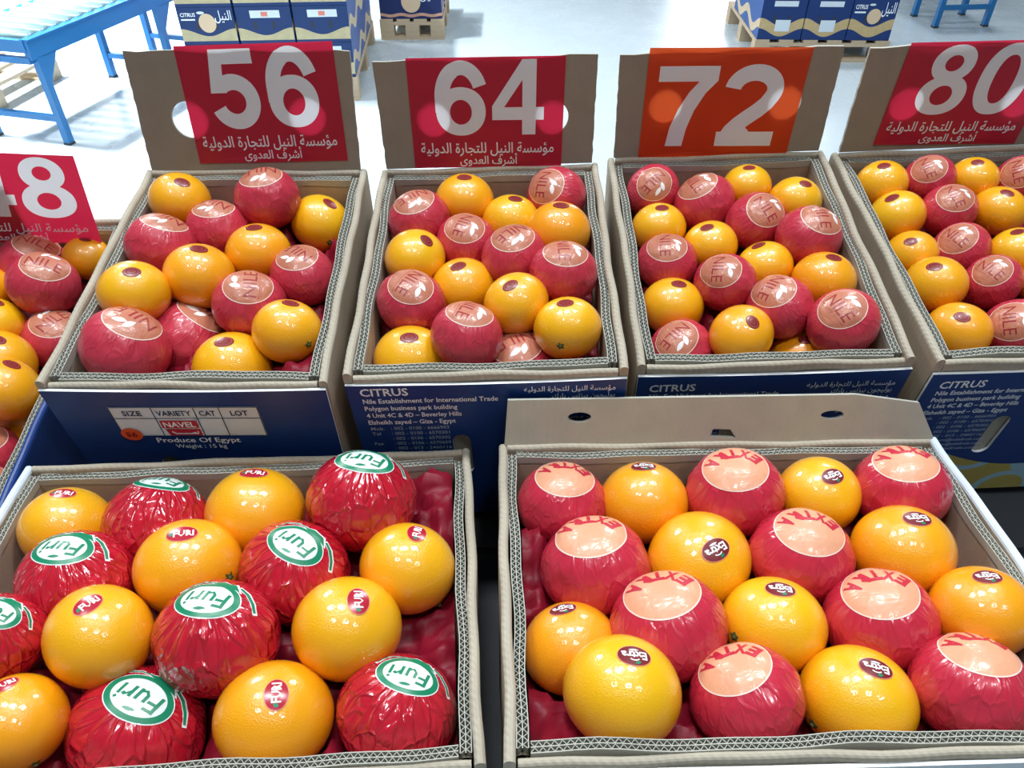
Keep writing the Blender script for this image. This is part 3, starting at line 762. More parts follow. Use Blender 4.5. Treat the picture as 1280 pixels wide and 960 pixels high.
def carton_shell(key, hb, label, side_mats, front_drop=0.013):
    """the parts every carton has, modelled with z = 0 at the rim and shifted up by the height of the box"""
    root, M, w, d = carton_root(key, hb, label)
    kids = []; seed = sum(map(ord, key))
    xi, yi = w / 2 - 0.0215, d / 2 - 0.0215
    zb = -hb
    kids.append(corrugated_wall('inner_wall', root, -xi, xi, -yi - 0.0115, 0, -0.003, zb + 0.004, seed))
    kids.append(corrugated_wall('inner_wall', root, -xi, xi, yi + 0.002, 0, -0.003, zb + 0.004, seed + 1))
    kids.append(corrugated_wall('inner_wall', root, -yi - 0.008, yi + 0.008, -xi - 0.0105, 1, -0.003, zb + 0.004, seed + 2))
    kids.append(corrugated_wall('inner_wall', root, -yi - 0.008, yi + 0.008, xi + 0.001, 1, -0.003, zb + 0.004, seed + 3))
    for sgn, sm in ((-1, side_mats[0]), (1, side_mats[1])):
        o = sorted((sgn * (w / 2 - 0.0100), sgn * (w / 2)))
        fm = [sm[0], sm[1] if sgn < 0 else KRAFT, KRAFT if sgn < 0 else sm[1]]
        kids.append(folded_wall('side_panel', root, -d / 2 + 0.001, d / 2 - 0.001, o[0], o[1], 1, 0.003, zb, fm, seed + 5 + sgn, 0.0008))
    kids.append(folded_wall('back_panel', root, -w / 2 + 0.011, w / 2 - 0.011, d / 2 - 0.0085, d / 2, 0, 0.003, zb, [KRAFT_FOLD, KRAFT, KRAFT], seed + 8, 0.0008))
    kids.append(folded_wall('front_fold', root, -w / 2 + 0.011, w / 2 - 0.011, -d / 2 + 0.001, -d / 2 + 0.0088, 0, -0.004, zb + 0.002, [KRAFT_FOLD, KRAFT_FOLD, KRAFT], seed + 9, 0.0006))
    base = MB(); base.box(-w / 2 + 0.012, w / 2 - 0.012, -d / 2 + 0.012, d / 2 - 0.012, zb, zb + 0.004)
    kids.append(base.build('carton_bottom', KRAFT, root))
    return root, M, w, d, kids, zb


def slot_loop(cx, cz, wd, ht, n=8):
    r = wd / 2; h = ht / 2 - r
    return [(cx + r * math.cos(a), cz + h + r * math.sin(a)) for a in [math.pi * i / n for i in range(n + 1)]] + [(cx - r * math.cos(a), cz - h - r * math.sin(a)) for a in [math.pi * i / n for i in range(n + 1)]]


def front_panel(root, kids, w, d, zb, top, slots, wave, mats):
    """outer printed panel, a plate in x, z with its hand slots cut out"""
    m = MB()
    n = 14
    topline = [(w / 2 - 0.001 - (w - 0.002) * i / n, top - 0.003 * math.sin(math.pi * i / n)) for i in range(n + 1)]
    loops = [[(-w / 2 + 0.001, zb), (w / 2 - 0.001, zb)] + topline] + slots
    m.plate(loops, 0, 0.0035, 0, 1)
    p = m.build('front_panel', mats, root, (0, -d / 2, 0), (math.pi / 2, 0, 0))
    kids.append(p)
    if wave:
        g = Print(); n = 24
        edge = [(w / 2 - 0.002 - (w - 0.004) * i / n, -0.165 - 0.052 * math.cos(math.pi * ((w / 2 - (w) * i / n) - 0.03) / (w * 0.9))) for i in range(n + 1)]
        g.poly([(-w / 2 + 0.002, zb + 0.001), (w / 2 - 0.002, zb + 0.001)] + edge)
        g.build('citrus_print', CITRUS_PRINT, p, lambda x, y, z: (x, y, 0.0040))
    return p


ON_PANEL = lambda x, y, z: (x, y, 0.0041 + z)
AR_LINES = [arabic('مؤسسة النيل للتجارة الدوليه'), arabic('بوليجون بيزنس بارك'), '4C & 4D ' + arabic('مبنى 4 وحدة'), arabic('بيفرلى هيلز - الشيخ زايد'), arabic('الجيزة - مصر')]
EN_LINES = [('Nile Establishment for International Trade', .156), ('Polygon business park building', .108), ('4 Unit 4C & 4D \u2013 Beverley Hills', .112), ('Elsheikh zayed \u2013 Giza - Egypt', .104)]
SMALL = [('Mob.', ': 002 - 0100 - 6666903'), ('Tel', ': 002 - 0100 - 6570301'), ('', ': 002 - 0106 - 6570302'), ('Fax', ': 002 - 0106 - 6570609'), ('', ': 002 - 013 - 2460116'), ('Email', ': Export@nilefruit.com'), ('', '  a.eladawy@nilefruit.com'), ('', '  info@nilefruit.com')]


def address_print(p, z0):
    g = Print()
    g.put(text_shape('CITRUS', 0.022), -0.144, z0 - 0.012, width=0.055, height=0.0125)
    for i, (t, wd) in enumerate(EN_LINES):
        g.put(text_shape(t, 0.018), -0.143, z0 - 0.025 - 0.0128 * i, width=wd, height=0.0078)
    g.build('lettering', INK_WHITE, p, ON_PANEL)
    g = Print()
    for i, t in enumerate(AR_LINES):
        g.put(text_shape(t, 0.008), 0.147, z0 - 0.011 - 0.0125 * i, width=(0.104, 0.072, 0.082, 0.090, 0.055)[i], yscale=0.0118, align='r')
    g.build('arabic_lettering', INK_WHITE, p, ON_PANEL)
    g = Print()
    for i, (a, b) in enumerate(SMALL):
        y = z0 - 0.0745 - 0.0098 * i
        if a: g.put(text_shape(a, 0.010), -0.142, y, height=0.0058)
        g.put(text_shape(b, 0.010), -0.118, y, width=0.070 if i < 5 else 0.078, height=0.0058)
    g.build('small_lettering', INK_DIM, p, ON_PANEL)


def label_print(p):
    x0, x1, zt, zb_ = -0.094, 0.076, -0.036, -0.090
    g = Print(); g.rect(x0, zb_, x1, zt); lab = g.build('label_table', LABEL_WHITE, p, lambda x, y, z: (x, y, 0.0040))
    g = Print(); t = 0.0011
    for y in (zt - t, zt - 0.021, zb_): g.rect(x0, y, x1, y + t)
    for x in (x0, -0.046, 0.002, 0.031, x1 - t): g.rect(x, zb_, x + t, zt)
    for s, cx, wd in (('SIZE', -0.070, 0.022), ('VARIETY', -0.022, 0.040), ('CAT', 0.0165, 0.019), ('LOT', 0.053, 0.020)):
        g.put(text_shape(s, 0.02), cx, zt - 0.0155, width=wd, height=0.0088, align='c')
    g.build('table_lettering', INK_DARK, p, lambda x, y, z: (x, y, 0.0046))
    g = Print(); g.rect(-0.043, -0.0745, 0.000, -0.0605); g.poly([(-0.041, -0.0765), (0.000, -0.0765), (0.000, -0.0885), (-0.038, -0.0885)])
    g.build('red_block', INK_RED, p, lambda x, y, z: (x, y, 0.0046))
    g = Print(); g.put(text_shape('NAVEL', 0.022), -0.0215, -0.0720, width=0.037, height=0.0092, align='c')
    g.poly(stroke([(-0.034, -0.0805), (-0.030, -0.0845), (-0.012, -0.0845), (-0.006, -0.0825)], 0.0024)); g.poly(stroke([(-0.030, -0.0845), (-0.004, -0.0845), (-0.0035, -0.080)], 0.002))
    g.put(text_shape('Produce Of Egypt', 0.014), -0.008, -0.1015, width=0.099, height=0.0090, align='c')
    g.put(text_shape('Weight : 15 kg', 0.008), -0.008, -0.1130, width=0.061, height=0.0076, align='c')
    g.build('lettering', INK_WHITE, p, lambda x, y, z: (x, y, 0.0051))
    g = Print(); g.poly(ellipse(-0.083, -0.0855, 0.0125, 0.0115, 28)); g.build('size_dot', DOT_ORANGE, p, lambda x, y, z: (x, y, 0.0053))
    g = Print(); g.put(text_shape('56', 0.02), -0.083, -0.0895, width=0.013, height=0.0088, align='c'); g.build('size_figure', INK_MAROON, p, lambda x, y, z: (x, y, 0.0058))


def lid_flap(root, kids, key, d):
    F = FLAPS[key]; x0, x1, x2, x3, hb0 = F['out']; h = F['h']
    rng = random.Random(key); n = 16
    jit = lambda k: rng.uniform(-k, k)
    right = [(x1 + (x2 - x1) * i / n + (jit(0.0007) if 0 < i < n else 0), hb0 + (h - hb0) * i / n) for i in range(n + 1)]
    top = [(x2 + (x3 - x2) * i / n, h + 0.0014 * math.sin(i * 1.1) + jit(0.0006)) for i in range(1, n)]
    left = [(x3 + (x0 - x3) * i / n + (jit(0.0007) if 0 < i < n else 0), h + (hb0 - h) * i / n) for i in range(n + 1)]
    holes = [ellipse(a, b, r * 1.02, r * 1.02, 40) for a, b, r in F['ho']]
    m = MB(); m.plate([right + top + left] + holes, -0.0045, 0.0, 0, 1)
    o = m.build('lid_flap', [KRAFT_SHADED, KRAFT_EDGE], root)
    o.matrix_local = flap_matrix(d, F['lean'])
    kids.append(o)


def finish(root, kids, hb):
    for o in kids: o.location.z += hb
    bpy.context.view_layer.update()


STACK_SIDE = [KRAFT_FOLD, KRAFT]
CART = {}
DESC = {
    '56': 'open cardboard carton of oranges under sign fifty-six, navy front with white label table',
    '64': 'open cardboard carton of oranges under sign sixty-four, navy front with printed address',
    '72': 'open cardboard carton of oranges under the orange sign seventy-two, navy front mostly hidden',
    '80': 'open cardboard carton of oranges under sign eighty, navy front with slot and citrus print',
}
for key in ('56', '64', '72', '80'):
    hb = 0.28
    root, M, w, d, kids, zb = carton_shell(key, hb, DESC[key], [STACK_SIDE, STACK_SIDE])
    slots = [slot_loop(-0.035, -0.146, 0.022, 0.080)] if key != '56' else [slot_loop(-0.055, -0.168, 0.024, 0.07), slot_loop(0.055, -0.168, 0.024, 0.07)]
    p = front_panel(root, kids, w, d, zb, {'56': -0.008, '64': -0.012, '72': -0.014, '80': -0.018}[key], slots, key == '80', [BLUE, PAPER_WHITE])
    if key == '56': label_print(p)
    else: address_print(p, {'64': -0.018, '72': -0.030, '80': -0.032}[key])
    lid_flap(root, kids, key, d)
    finish(root, kids, hb); CART[key] = (M, w, d)

for key, lab, sides in (('L', 'large near carton of film-wrapped oranges with white ovals, no lid flap', ([WHITE_LINER, WHITE_LINER], STACK_SIDE)),
                        ('R', 'large near carton of oranges with a low cardboard flap along its back', (STACK_SIDE, [WHITE_LINER, WHITE_LINER]))):
    hb = 0.20 if key == 'L' else 0.226
    root, M, w, d, kids, zb = carton_shell(key, hb, lab, sides)
    front_panel(root, kids, w, d, zb, -0.0095, [], False, [LOOP_PRINT, PAPER_WHITE])
    if key == 'R':
        m = MB(); hf = 0.060
        out = [(-w / 2 + 0.008, 0.002), (w / 2 - 0.006, 0.002), (w / 2 - 0.034, hf - 0.010), (w / 2 - 0.11, hf + 0.0015), (-w / 2 + 0.012, hf)]
        hl = [ellipse(-0.166, hf * 0.62, 0.0135, 0.0065, 24), ellipse(0.127, hf * 0.60, 0.0135, 0.0055, 24), [(-0.013, 0.010), (0.018, 0.008), (0.010, 0.019), (-0.010, 0.020)]]
        m.plate([out] + hl, -0.0045, 0, 0, 1)
        o = m.build('lid_flap', [KRAFT_LIT, KRAFT_EDGE], root); o.matrix_local = flap_matrix(d, 0.22); kids.append(o)
    finish(root, kids, hb); CART[key] = (M, w, d)

key, hb = '48', 0.180
root, M, w, d, kids, zb = carton_shell(key, hb, 'partly hidden carton of oranges at the far left under sign forty-eight', [[BLUE, BLUE], [BLUE, BLUE]])
front_panel(root, kids, w, d, zb, -0.014, [], False, [BLUE, PAPER_WHITE])
m = MB(); m.plate([[(-0.10, -0.005), (0.05, -0.005), (0.05, 0.09), (-0.10, 0.09)]], -0.0045, 0, 0, 1)
o = m.build('lid_flap', [KRAFT_SHADED, KRAFT_EDGE], root); o.matrix_local = flap_matrix(d, FLAPS['48']['lean']) @ Matrix.Translation((0, 0, 0.041)); kids.append(o)
finish(root, kids, hb); CART[key] = (M, w, d)

# ------------------------------------------------------------------ size signs
SIGN_TEXT = [arabic('مؤسسة النيل للتجارة الدولية'), arabic('أشرف العدوى')]


def size_sign(key, digits, corners, lean, field, label, arabic_lines=True, top=0.03, bottom=0.69, dx=(0.155, 0.875), side=0.0):
    M, w, d = CART[key]
    rootm = M @ flap_matrix(d, lean) @ Matrix.Translation((0, 0, side))
    BL, BR, TR, TL = [np.array(c) for c in corners]
    def at(s, t):
        """unit sheet (s to the right, t down from the top) to the flap's plane"""
        q = (TL * (1 - s) + TR * s) * (1 - t) + (BL * (1 - s) + BR * s) * t
        return (float(q[0]), float(q[1]))
    curl = lambda s, t: 0.0012 + 0.0006 * math.sin(7 * s + 3 * t)
    loops = []; holes = []; x0, x1 = dx
    dw = (x1 - x0 - 0.025) / 2
    for i, c in enumerate(digits):
        so, ho = digit(c)
        f = lambda p: (x0 + i * (dw + 0.025) + p[0] * dw, bottom - p[1] / 1.32 * (bottom - top))
        loops += [[f(p) for p in l] for l in so]; holes += [[f(p) for p in l] for l in ho]
    pts = [(0, 0), (1, 0), (1, 1), (0, 1)]; edges = [(0, 1), (1, 2), (2, 3), (3, 0)]
    for l in loops + holes:
        b = len(pts); pts += l; edges += [(b + i, b + (i + 1) % len(l)) for i in range(len(l))]
    pts += [((i + 0.5) / 12, (j + 0.5) / 9) for i in range(12) for j in range(9)]
    cv, ce, cf = delaunay_2d_cdt([Vector(p) for p in pts], edges, [], 1, 1e-5)[:3]
    red, white = [], []
    for f in cf:
        cx = sum(cv[i][0] for i in f) / len(f); cy = sum(cv[i][1] for i in f) / len(f)
        on = any(inside((cx, cy), l) for l in loops) and not any(inside((cx, cy), l) for l in holes)
        (white if on else red).append(tuple(reversed(f)))
    V = [(*at(v[0], v[1]), curl(v[0], v[1])) for v in cv]
    def piece(name, faces, m, parent):
        used = sorted({i for f in faces for i in f}); mp = {k: i for i, k in enumerate(used)}
        return link(name, mesh_data(name, [V[k] for k in used], [tuple(mp[i] for i in f) for f in faces], m), parent)
    sg = piece('size_sign', red, field, None)
    sg.matrix_world = rootm
    tag(sg, label, 'sign')
    piece('number', white, SIGN_WHITE, sg)
    if arabic_lines:
        g = Print()
        for t, sa, sb, y, hgt in ((SIGN_TEXT[0], 0.05, 0.945, 0.858, 0.150), (SIGN_TEXT[1], 0.31, 0.70, 0.965, 0.118)):
            g.put(text_shape(t, 0.012), sa, -y, width=sb - sa, yscale=hgt * 0.90)
        g.build('lettering', SIGN_WHITE, sg, lambda x, y, z: (*at(x, -y), curl(x, -y) + 0.0005))
    return sg


for key, col, lab in (('56', SIGN_RED, 'red paper sign with white number fifty-six and two Arabic lines'), ('64', SIGN_RED, 'red paper sign with white number sixty-four and two Arabic lines'),
                      ('72', SIGN_ORANGE, 'orange paper sign with large white number seventy-two'), ('80', SIGN_RED, 'red paper sign with white number eighty at the right edge')):
    F = FLAPS[key]
    if key == '72': size_sign(key, '72', F['sg'], F['lean'], col, lab, False, 0.15, 0.885, (0.065, 0.89))
    else: size_sign(key, key, F['sg'], F['lean'], col, lab)
size_sign('48', '48', FLAPS['48']['sg'], FLAPS['48']['lean'], SIGN_RED, 'red paper sign with the white number forty-eight at the far left edge', True, 0.035, 0.69, (0.22, 0.94), 0.042)

# ------------------------------------------------------------------ fruit
def hash3(ix, iy, iz, seed):
    n = (ix * 374761393 + iy * 668265263 + iz * 2147483647 + seed * 974711) & 0xFFFFFFFF
    n = ((n ^ (n >> 13)) * 1274126177) & 0xFFFFFFFF
    return ((n ^ (n >> 16)) & 0xFFFF) / 32767.5 - 1.0


def vnoise(P, seed):
    """smooth value noise in -1..1 at the rows of P"""
    P = np.asarray(P, float); I = np.floor(P).astype(np.int64); f = P - I; f = f * f * (3 - 2 * f); r = 0
    for a in (0, 1):
        for b in (0, 1):
            for c in (0, 1):
                wgt = (f[:, 0] if a else 1 - f[:, 0]) * (f[:, 1] if b else 1 - f[:, 1]) * (f[:, 2] if c else 1 - f[:, 2])
                r = r + wgt * hash3(I[:, 0] + a, I[:, 1] + b, I[:, 2] + c, seed)
    return r


class Wrapper:
    """radius of a paper-wrapped fruit in every direction: taut facets, pleats that run away from the emblem, soft lumps"""
    def __init__(s, seed, kind):
        rng = np.random.RandomState(seed); k = {'tissue': 30, 'film': 34, 'waxed': 30}[kind]
        n = rng.normal(size=(k, 3)); n /= np.linalg.norm(n, axis=1)[:, None]
        s.n = n; s.h = rng.uniform(0.962, 0.995, k) + np.maximum(0, n[:, 2] - 0.6) * 0.05
        s.seed = seed; s.a = {'tissue': 0.011, 'film': 0.013, 'waxed': 0.010}[kind]
    def __call__(s, D):
        D = np.asarray(D, float); f = np.ones(len(D))
        c = D @ s.n.T
        f = np.minimum(f, np.where(c > 0.3, s.h / np.maximum(c, 0.3), 9).min(1))
        rho = np.sqrt(D[:, 0] ** 2 + D[:, 1] ** 2) + 1e-6; th = np.arccos(np.clip(D[:, 2], -1, 1))
        Q = np.stack([D[:, 0] / rho * 2.4, D[:, 1] / rho * 2.4, th * 1.2], 1)
        fade = np.clip((th - 0.62) / 0.5, 0, 1)
        r1 = (1 - np.abs(vnoise(Q, s.seed))) ** 7; r2 = (1 - np.abs(vnoise(Q * 2.1, s.seed + 5))) ** 7
        return f - s.a * fade * (r1 + 0.6 * r2) + 0.010 * vnoise(D * 1.7, s.seed + 9)


def dirs(a, b):
    """flat emblem coordinates in radians to directions about +z"""
    a = np.asarray(a, float); b = np.asarray(b, float); r = np.hypot(a, b); k = np.where(r > 1e-9, np.sin(r) / np.maximum(r, 1e-9), 1)
    return np.stack([a * k, b * k, np.cos(r)], 1)


def on_fruit(name, shape, m, parent, rad, lift):
    v = np.array(shape[0]); D = dirs(v[:, 0], v[:, 1]); R_ = (rad(D) if rad else 1.0) + lift
    P = D * (R_[:, None] if rad else R_)
    return link(name, mesh_data(name, P, shape[1], m, smooth=True), parent)


def disc_shape(rx, ry, inner=0.0, n=44, rings=8):
    v = []; f = []
    if inner == 0: v.append((0, 0))
    k0 = len(v)
    for j in range(rings + 1 if inner else rings):
        t = inner + (1 - inner) * j / rings if inner else (j + 1) / rings
        v += [(rx * t * math.cos(6.28319 * i / n), ry * t * math.sin(6.28319 * i / n)) for i in range(n)]
    if inner == 0: f += [(0, k0 + i, k0 + (i + 1) % n) for i in range(n)]
    for j in range((rings + 1 if inner else rings) - 1):
        a, b = k0 + j * n, k0 + (j + 1) * n
        f += [(a + i, b + i, b + (i + 1) % n, a + (i + 1) % n) for i in range(n)]
    return v, f


def fine(poly, edge=0.09):
    """polygon filled with small triangles"""
    xs = [p[0] for p in poly]; ys = [p[1] for p in poly]; pts = list(poly); n = len(poly)
    x = min(xs)
    while x < max(xs):
        y = min(ys)
        while y < max(ys):
            if inside((x, y), poly): pts.append((x, y))
            y += edge
        x += edge
    cv, ce, cf = delaunay_2d_cdt([Vector(p) for p in pts], [(i, (i + 1) % n) for i in range(n)], [], 1, 1e-6)[:3]
    return [tuple(v) for v in cv], [tuple(f) for f in cf if inside((sum(cv[i][0] for i in f) / 3, sum(cv[i][1] for i in f) / 3), poly)]


def merge(*shapes):
    v = []; f = []
    for s in shapes:
        b = len(v); v += [tuple(p) for p in s[0]]; f += [tuple(i + b for i in q) for q in s[1]]
    return v, f


def word(body, cx, cy, width, height, bold=0.015, turn=0.0, shear=0.0):
    v, f, w = text_shape(body, bold, 1, 0.22)
    q = v.copy(); q[:, 0] = (q[:, 0] / w - 0.5) * width; q[:, 1] = (q[:, 1] - 0.35) * height / 0.7
    q[:, 0] += shear * q[:, 1]
    c, s = math.cos(turn), math.sin(turn)
    return [(cx + c * x - s * y, cy + s * x + c * y) for x, y in q], f


def leaf(cx, cy, ln, wd, ang, n=9):
    p = [(ln * (i / (n - 1) - 0.5), wd * math.sin(math.pi * i / (n - 1)) ** 0.8) for i in range(n)] + [(ln * (i / (n - 1) - 0.5), -wd * math.sin(math.pi * i / (n - 1)) ** 0.8) for i in range(n - 2, 0, -1)]
    c, s = math.cos(math.radians(ang)), math.sin(math.radians(ang))
    return fine([(cx + c * x - s * y, cy + s * x + c * y) for x, y in p], 0.07)


SH = {
    'disc': disc_shape(0.68, 0.68), 'ring': disc_shape(0.70, 0.70, 0.965, 56, 1),
    'nile': merge(word('NILE', 0.0, -0.06, 0.98, 0.36, -0.004), fine(stroke([(-0.52, -0.30), (0.52, -0.30)], 0.022), 0.08)),
    'leaves': merge(leaf(-0.10, 0.33, 0.34, 0.075, 65), leaf(0.14, 0.34, 0.36, 0.075, 15)),
    'extra': merge(*[word(c, 0.62 * math.cos(math.radians(-90 + (i - 2) * 22)), 0.33 + 0.62 * math.sin(math.radians(-90 + (i - 2) * 22)), 0.215, 0.34 - 0.02 * abs(i - 2), 0.05, math.radians((i - 2) * 22)) for i, c in enumerate('EXTRA')]),
    'oval_white': disc_shape(0.55, 0.40), 'oval_green': disc_shape(0.53, 0.38, 0.80, 48, 2),
    'furi': merge(word('Furi', 0.0, 0.02, 0.66, 0.30, 0.012, 0.0, 0.15), leaf(0.02, 0.225, 0.20, 0.028, 5)),
    'vine': merge(fine([(-0.42, -0.28), (-0.30, -0.45), (-0.08, -0.48), (0.10, -0.42), (-0.05, -0.36), (-0.22, -0.33)], 0.07), fine(stroke([(-0.40, -0.40), (-0.55, -0.32), (-0.70, -0.18), (-0.80, -0.03)], [0.05, 0.06, 0.06, 0.05]), 0.06), fine(stroke([(0.05, -0.43), (0.25, -0.44), (0.45, -0.36), (0.58, -0.22)], 0.03), 0.06)),
    'vine_edge': merge(fine([(-0.46, -0.27), (-0.33, -0.49), (-0.08, -0.52), (0.14, -0.43), (-0.05, -0.33), (-0.22, -0.30)], 0.07), fine(stroke([(-0.37, -0.42), (-0.55, -0.34), (-0.71, -0.19), (-0.83, 0.00)], [0.085, 0.105, 0.105, 0.09]), 0.06), fine(stroke([(0.05, -0.44), (0.25, -0.45), (0.46, -0.37), (0.60, -0.20)], 0.065), 0.06)),
    'sticker': disc_shape(0.245, 0.185, 0, 32, 4), 'sticker_ring': disc_shape(0.205, 0.148, 0.86, 32, 1), 'sticker_core': disc_shape(0.10, 0.06, 0.75, 24, 1),
    'furi_sticker': disc_shape(0.275, 0.19, 0, 32, 4), 'furi_rim': disc_shape(0.285, 0.20, 0.95, 32, 1), 'furi_word': word('FURI', 0.03, 0.0, 0.36, 0.15, 0.03), 'furi_leaf': leaf(-0.19, 0.0, 0.10, 0.035, 60),
    'extra_sticker': disc_shape(0.275, 0.205, 0, 32, 4), 'extra_rim': disc_shape(0.287, 0.217, 0.95, 32, 1),
    'extra_word': merge(word('Extra', 0.0, 0.0, 0.42, 0.155, 0.03), fine(stroke(arc(0.0, 0.06, 0.075, 0.045, 20, 160, 8), 0.022), 0.05), leaf(0.0, -0.115, 0.17, 0.02, 0)),
    'extra_leaf': leaf(-0.05, 0.145, 0.10, 0.03, 20),
}


def peel_mesh(seed):
    nu, nv = 44, 30; v = [(0, 0, 1.0)]; f = []
    for j in range(1, nv):
        t = math.pi * j / nv
        for i in range(nu): a = 6.28319 * i / nu; v.append((math.sin(t) * math.cos(a), math.sin(t) * math.sin(a), math.cos(t)))
    v.append((0, 0, -1.0))
    for i in range(nu): f.append((0, 1 + i, 1 + (i + 1) % nu))
    for j in range(nv - 2):
        a, b = 1 + j * nu, 1 + (j + 1) * nu
        for i in range(nu): f.append((a + i, b + i, b + (i + 1) % nu, a + (i + 1) % nu))
    e = len(v) - 1; a = 1 + (nv - 2) * nu
    for i in range(nu): f.append((e, a + (i + 1) % nu, a + i))
    V = np.array(v); r = 1 + 0.012 * vnoise(V * 1.3 + 7, seed) * np.clip(1.2 - V[:, 2], 0, 1)
    return mesh_data('orange', V * r[:, None], f, PEEL, smooth=True)


def wrap_mesh(W, m):
    nu, nv = 84, 56; v = [(0, 0, 1.0)]; f = []
    for j in range(1, nv):
        t = math.pi * j / nv
        for i in range(nu): a = 6.28319 * i / nu; v.append((math.sin(t) * math.cos(a), math.sin(t) * math.sin(a), math.cos(t)))
    v.append((0, 0, -1.0))
    for i in range(nu): f.append((0, 1 + i, 1 + (i + 1) % nu))
    for j in range(nv - 2):
        a, b = 1 + j * nu, 1 + (j + 1) * nu
        for i in range(nu): f.append((a + i, b + i, b + (i + 1) % nu, a + (i + 1) % nu))
    e = len(v) - 1; a = 1 + (nv - 2) * nu
    for i in range(nu): f.append((e, a + (i + 1) % nu, a + i))
    V = np.array(v)
    return mesh_data('wrapped_orange', V * W(V)[:, None], f, m, smooth=True)


PEELS = [peel_mesh(11 * k + 3) for k in range(5)]


def calyx_shape():
    m = MB()
    for k in range(5):
        a = math.radians(72 * k); b = math.radians(72 * k + 36)
        m.add([(0, 0, .04), (.068 * math.cos(b - .9), .068 * math.sin(b - .9), .016), (.14 * math.cos(b), .14 * math.sin(b), -.002), (.068 * math.cos(b + .9), .068 * math.sin(b + .9), .016)], [(0, 1, 2, 3)])
    m.tube((0, 0, 0), (0, 0, .065), .035, 8)
    return m.data('calyx', CALYX_GREEN)


CALYX = calyx_shape()
_part_cache = {}


def shared_part(name, shape_key, m, parent, lift):
    """the same sticker piece on every bare orange: one mesh, many objects"""
    k = (name, shape_key, m.name, lift)
    if k not in _part_cache:
        o = on_fruit(name, SH[shape_key], m, parent, None, lift); _part_cache[k] = o; return o
    o = _part_cache[k].copy(); COL.objects.link(o); o.parent = parent
    return o


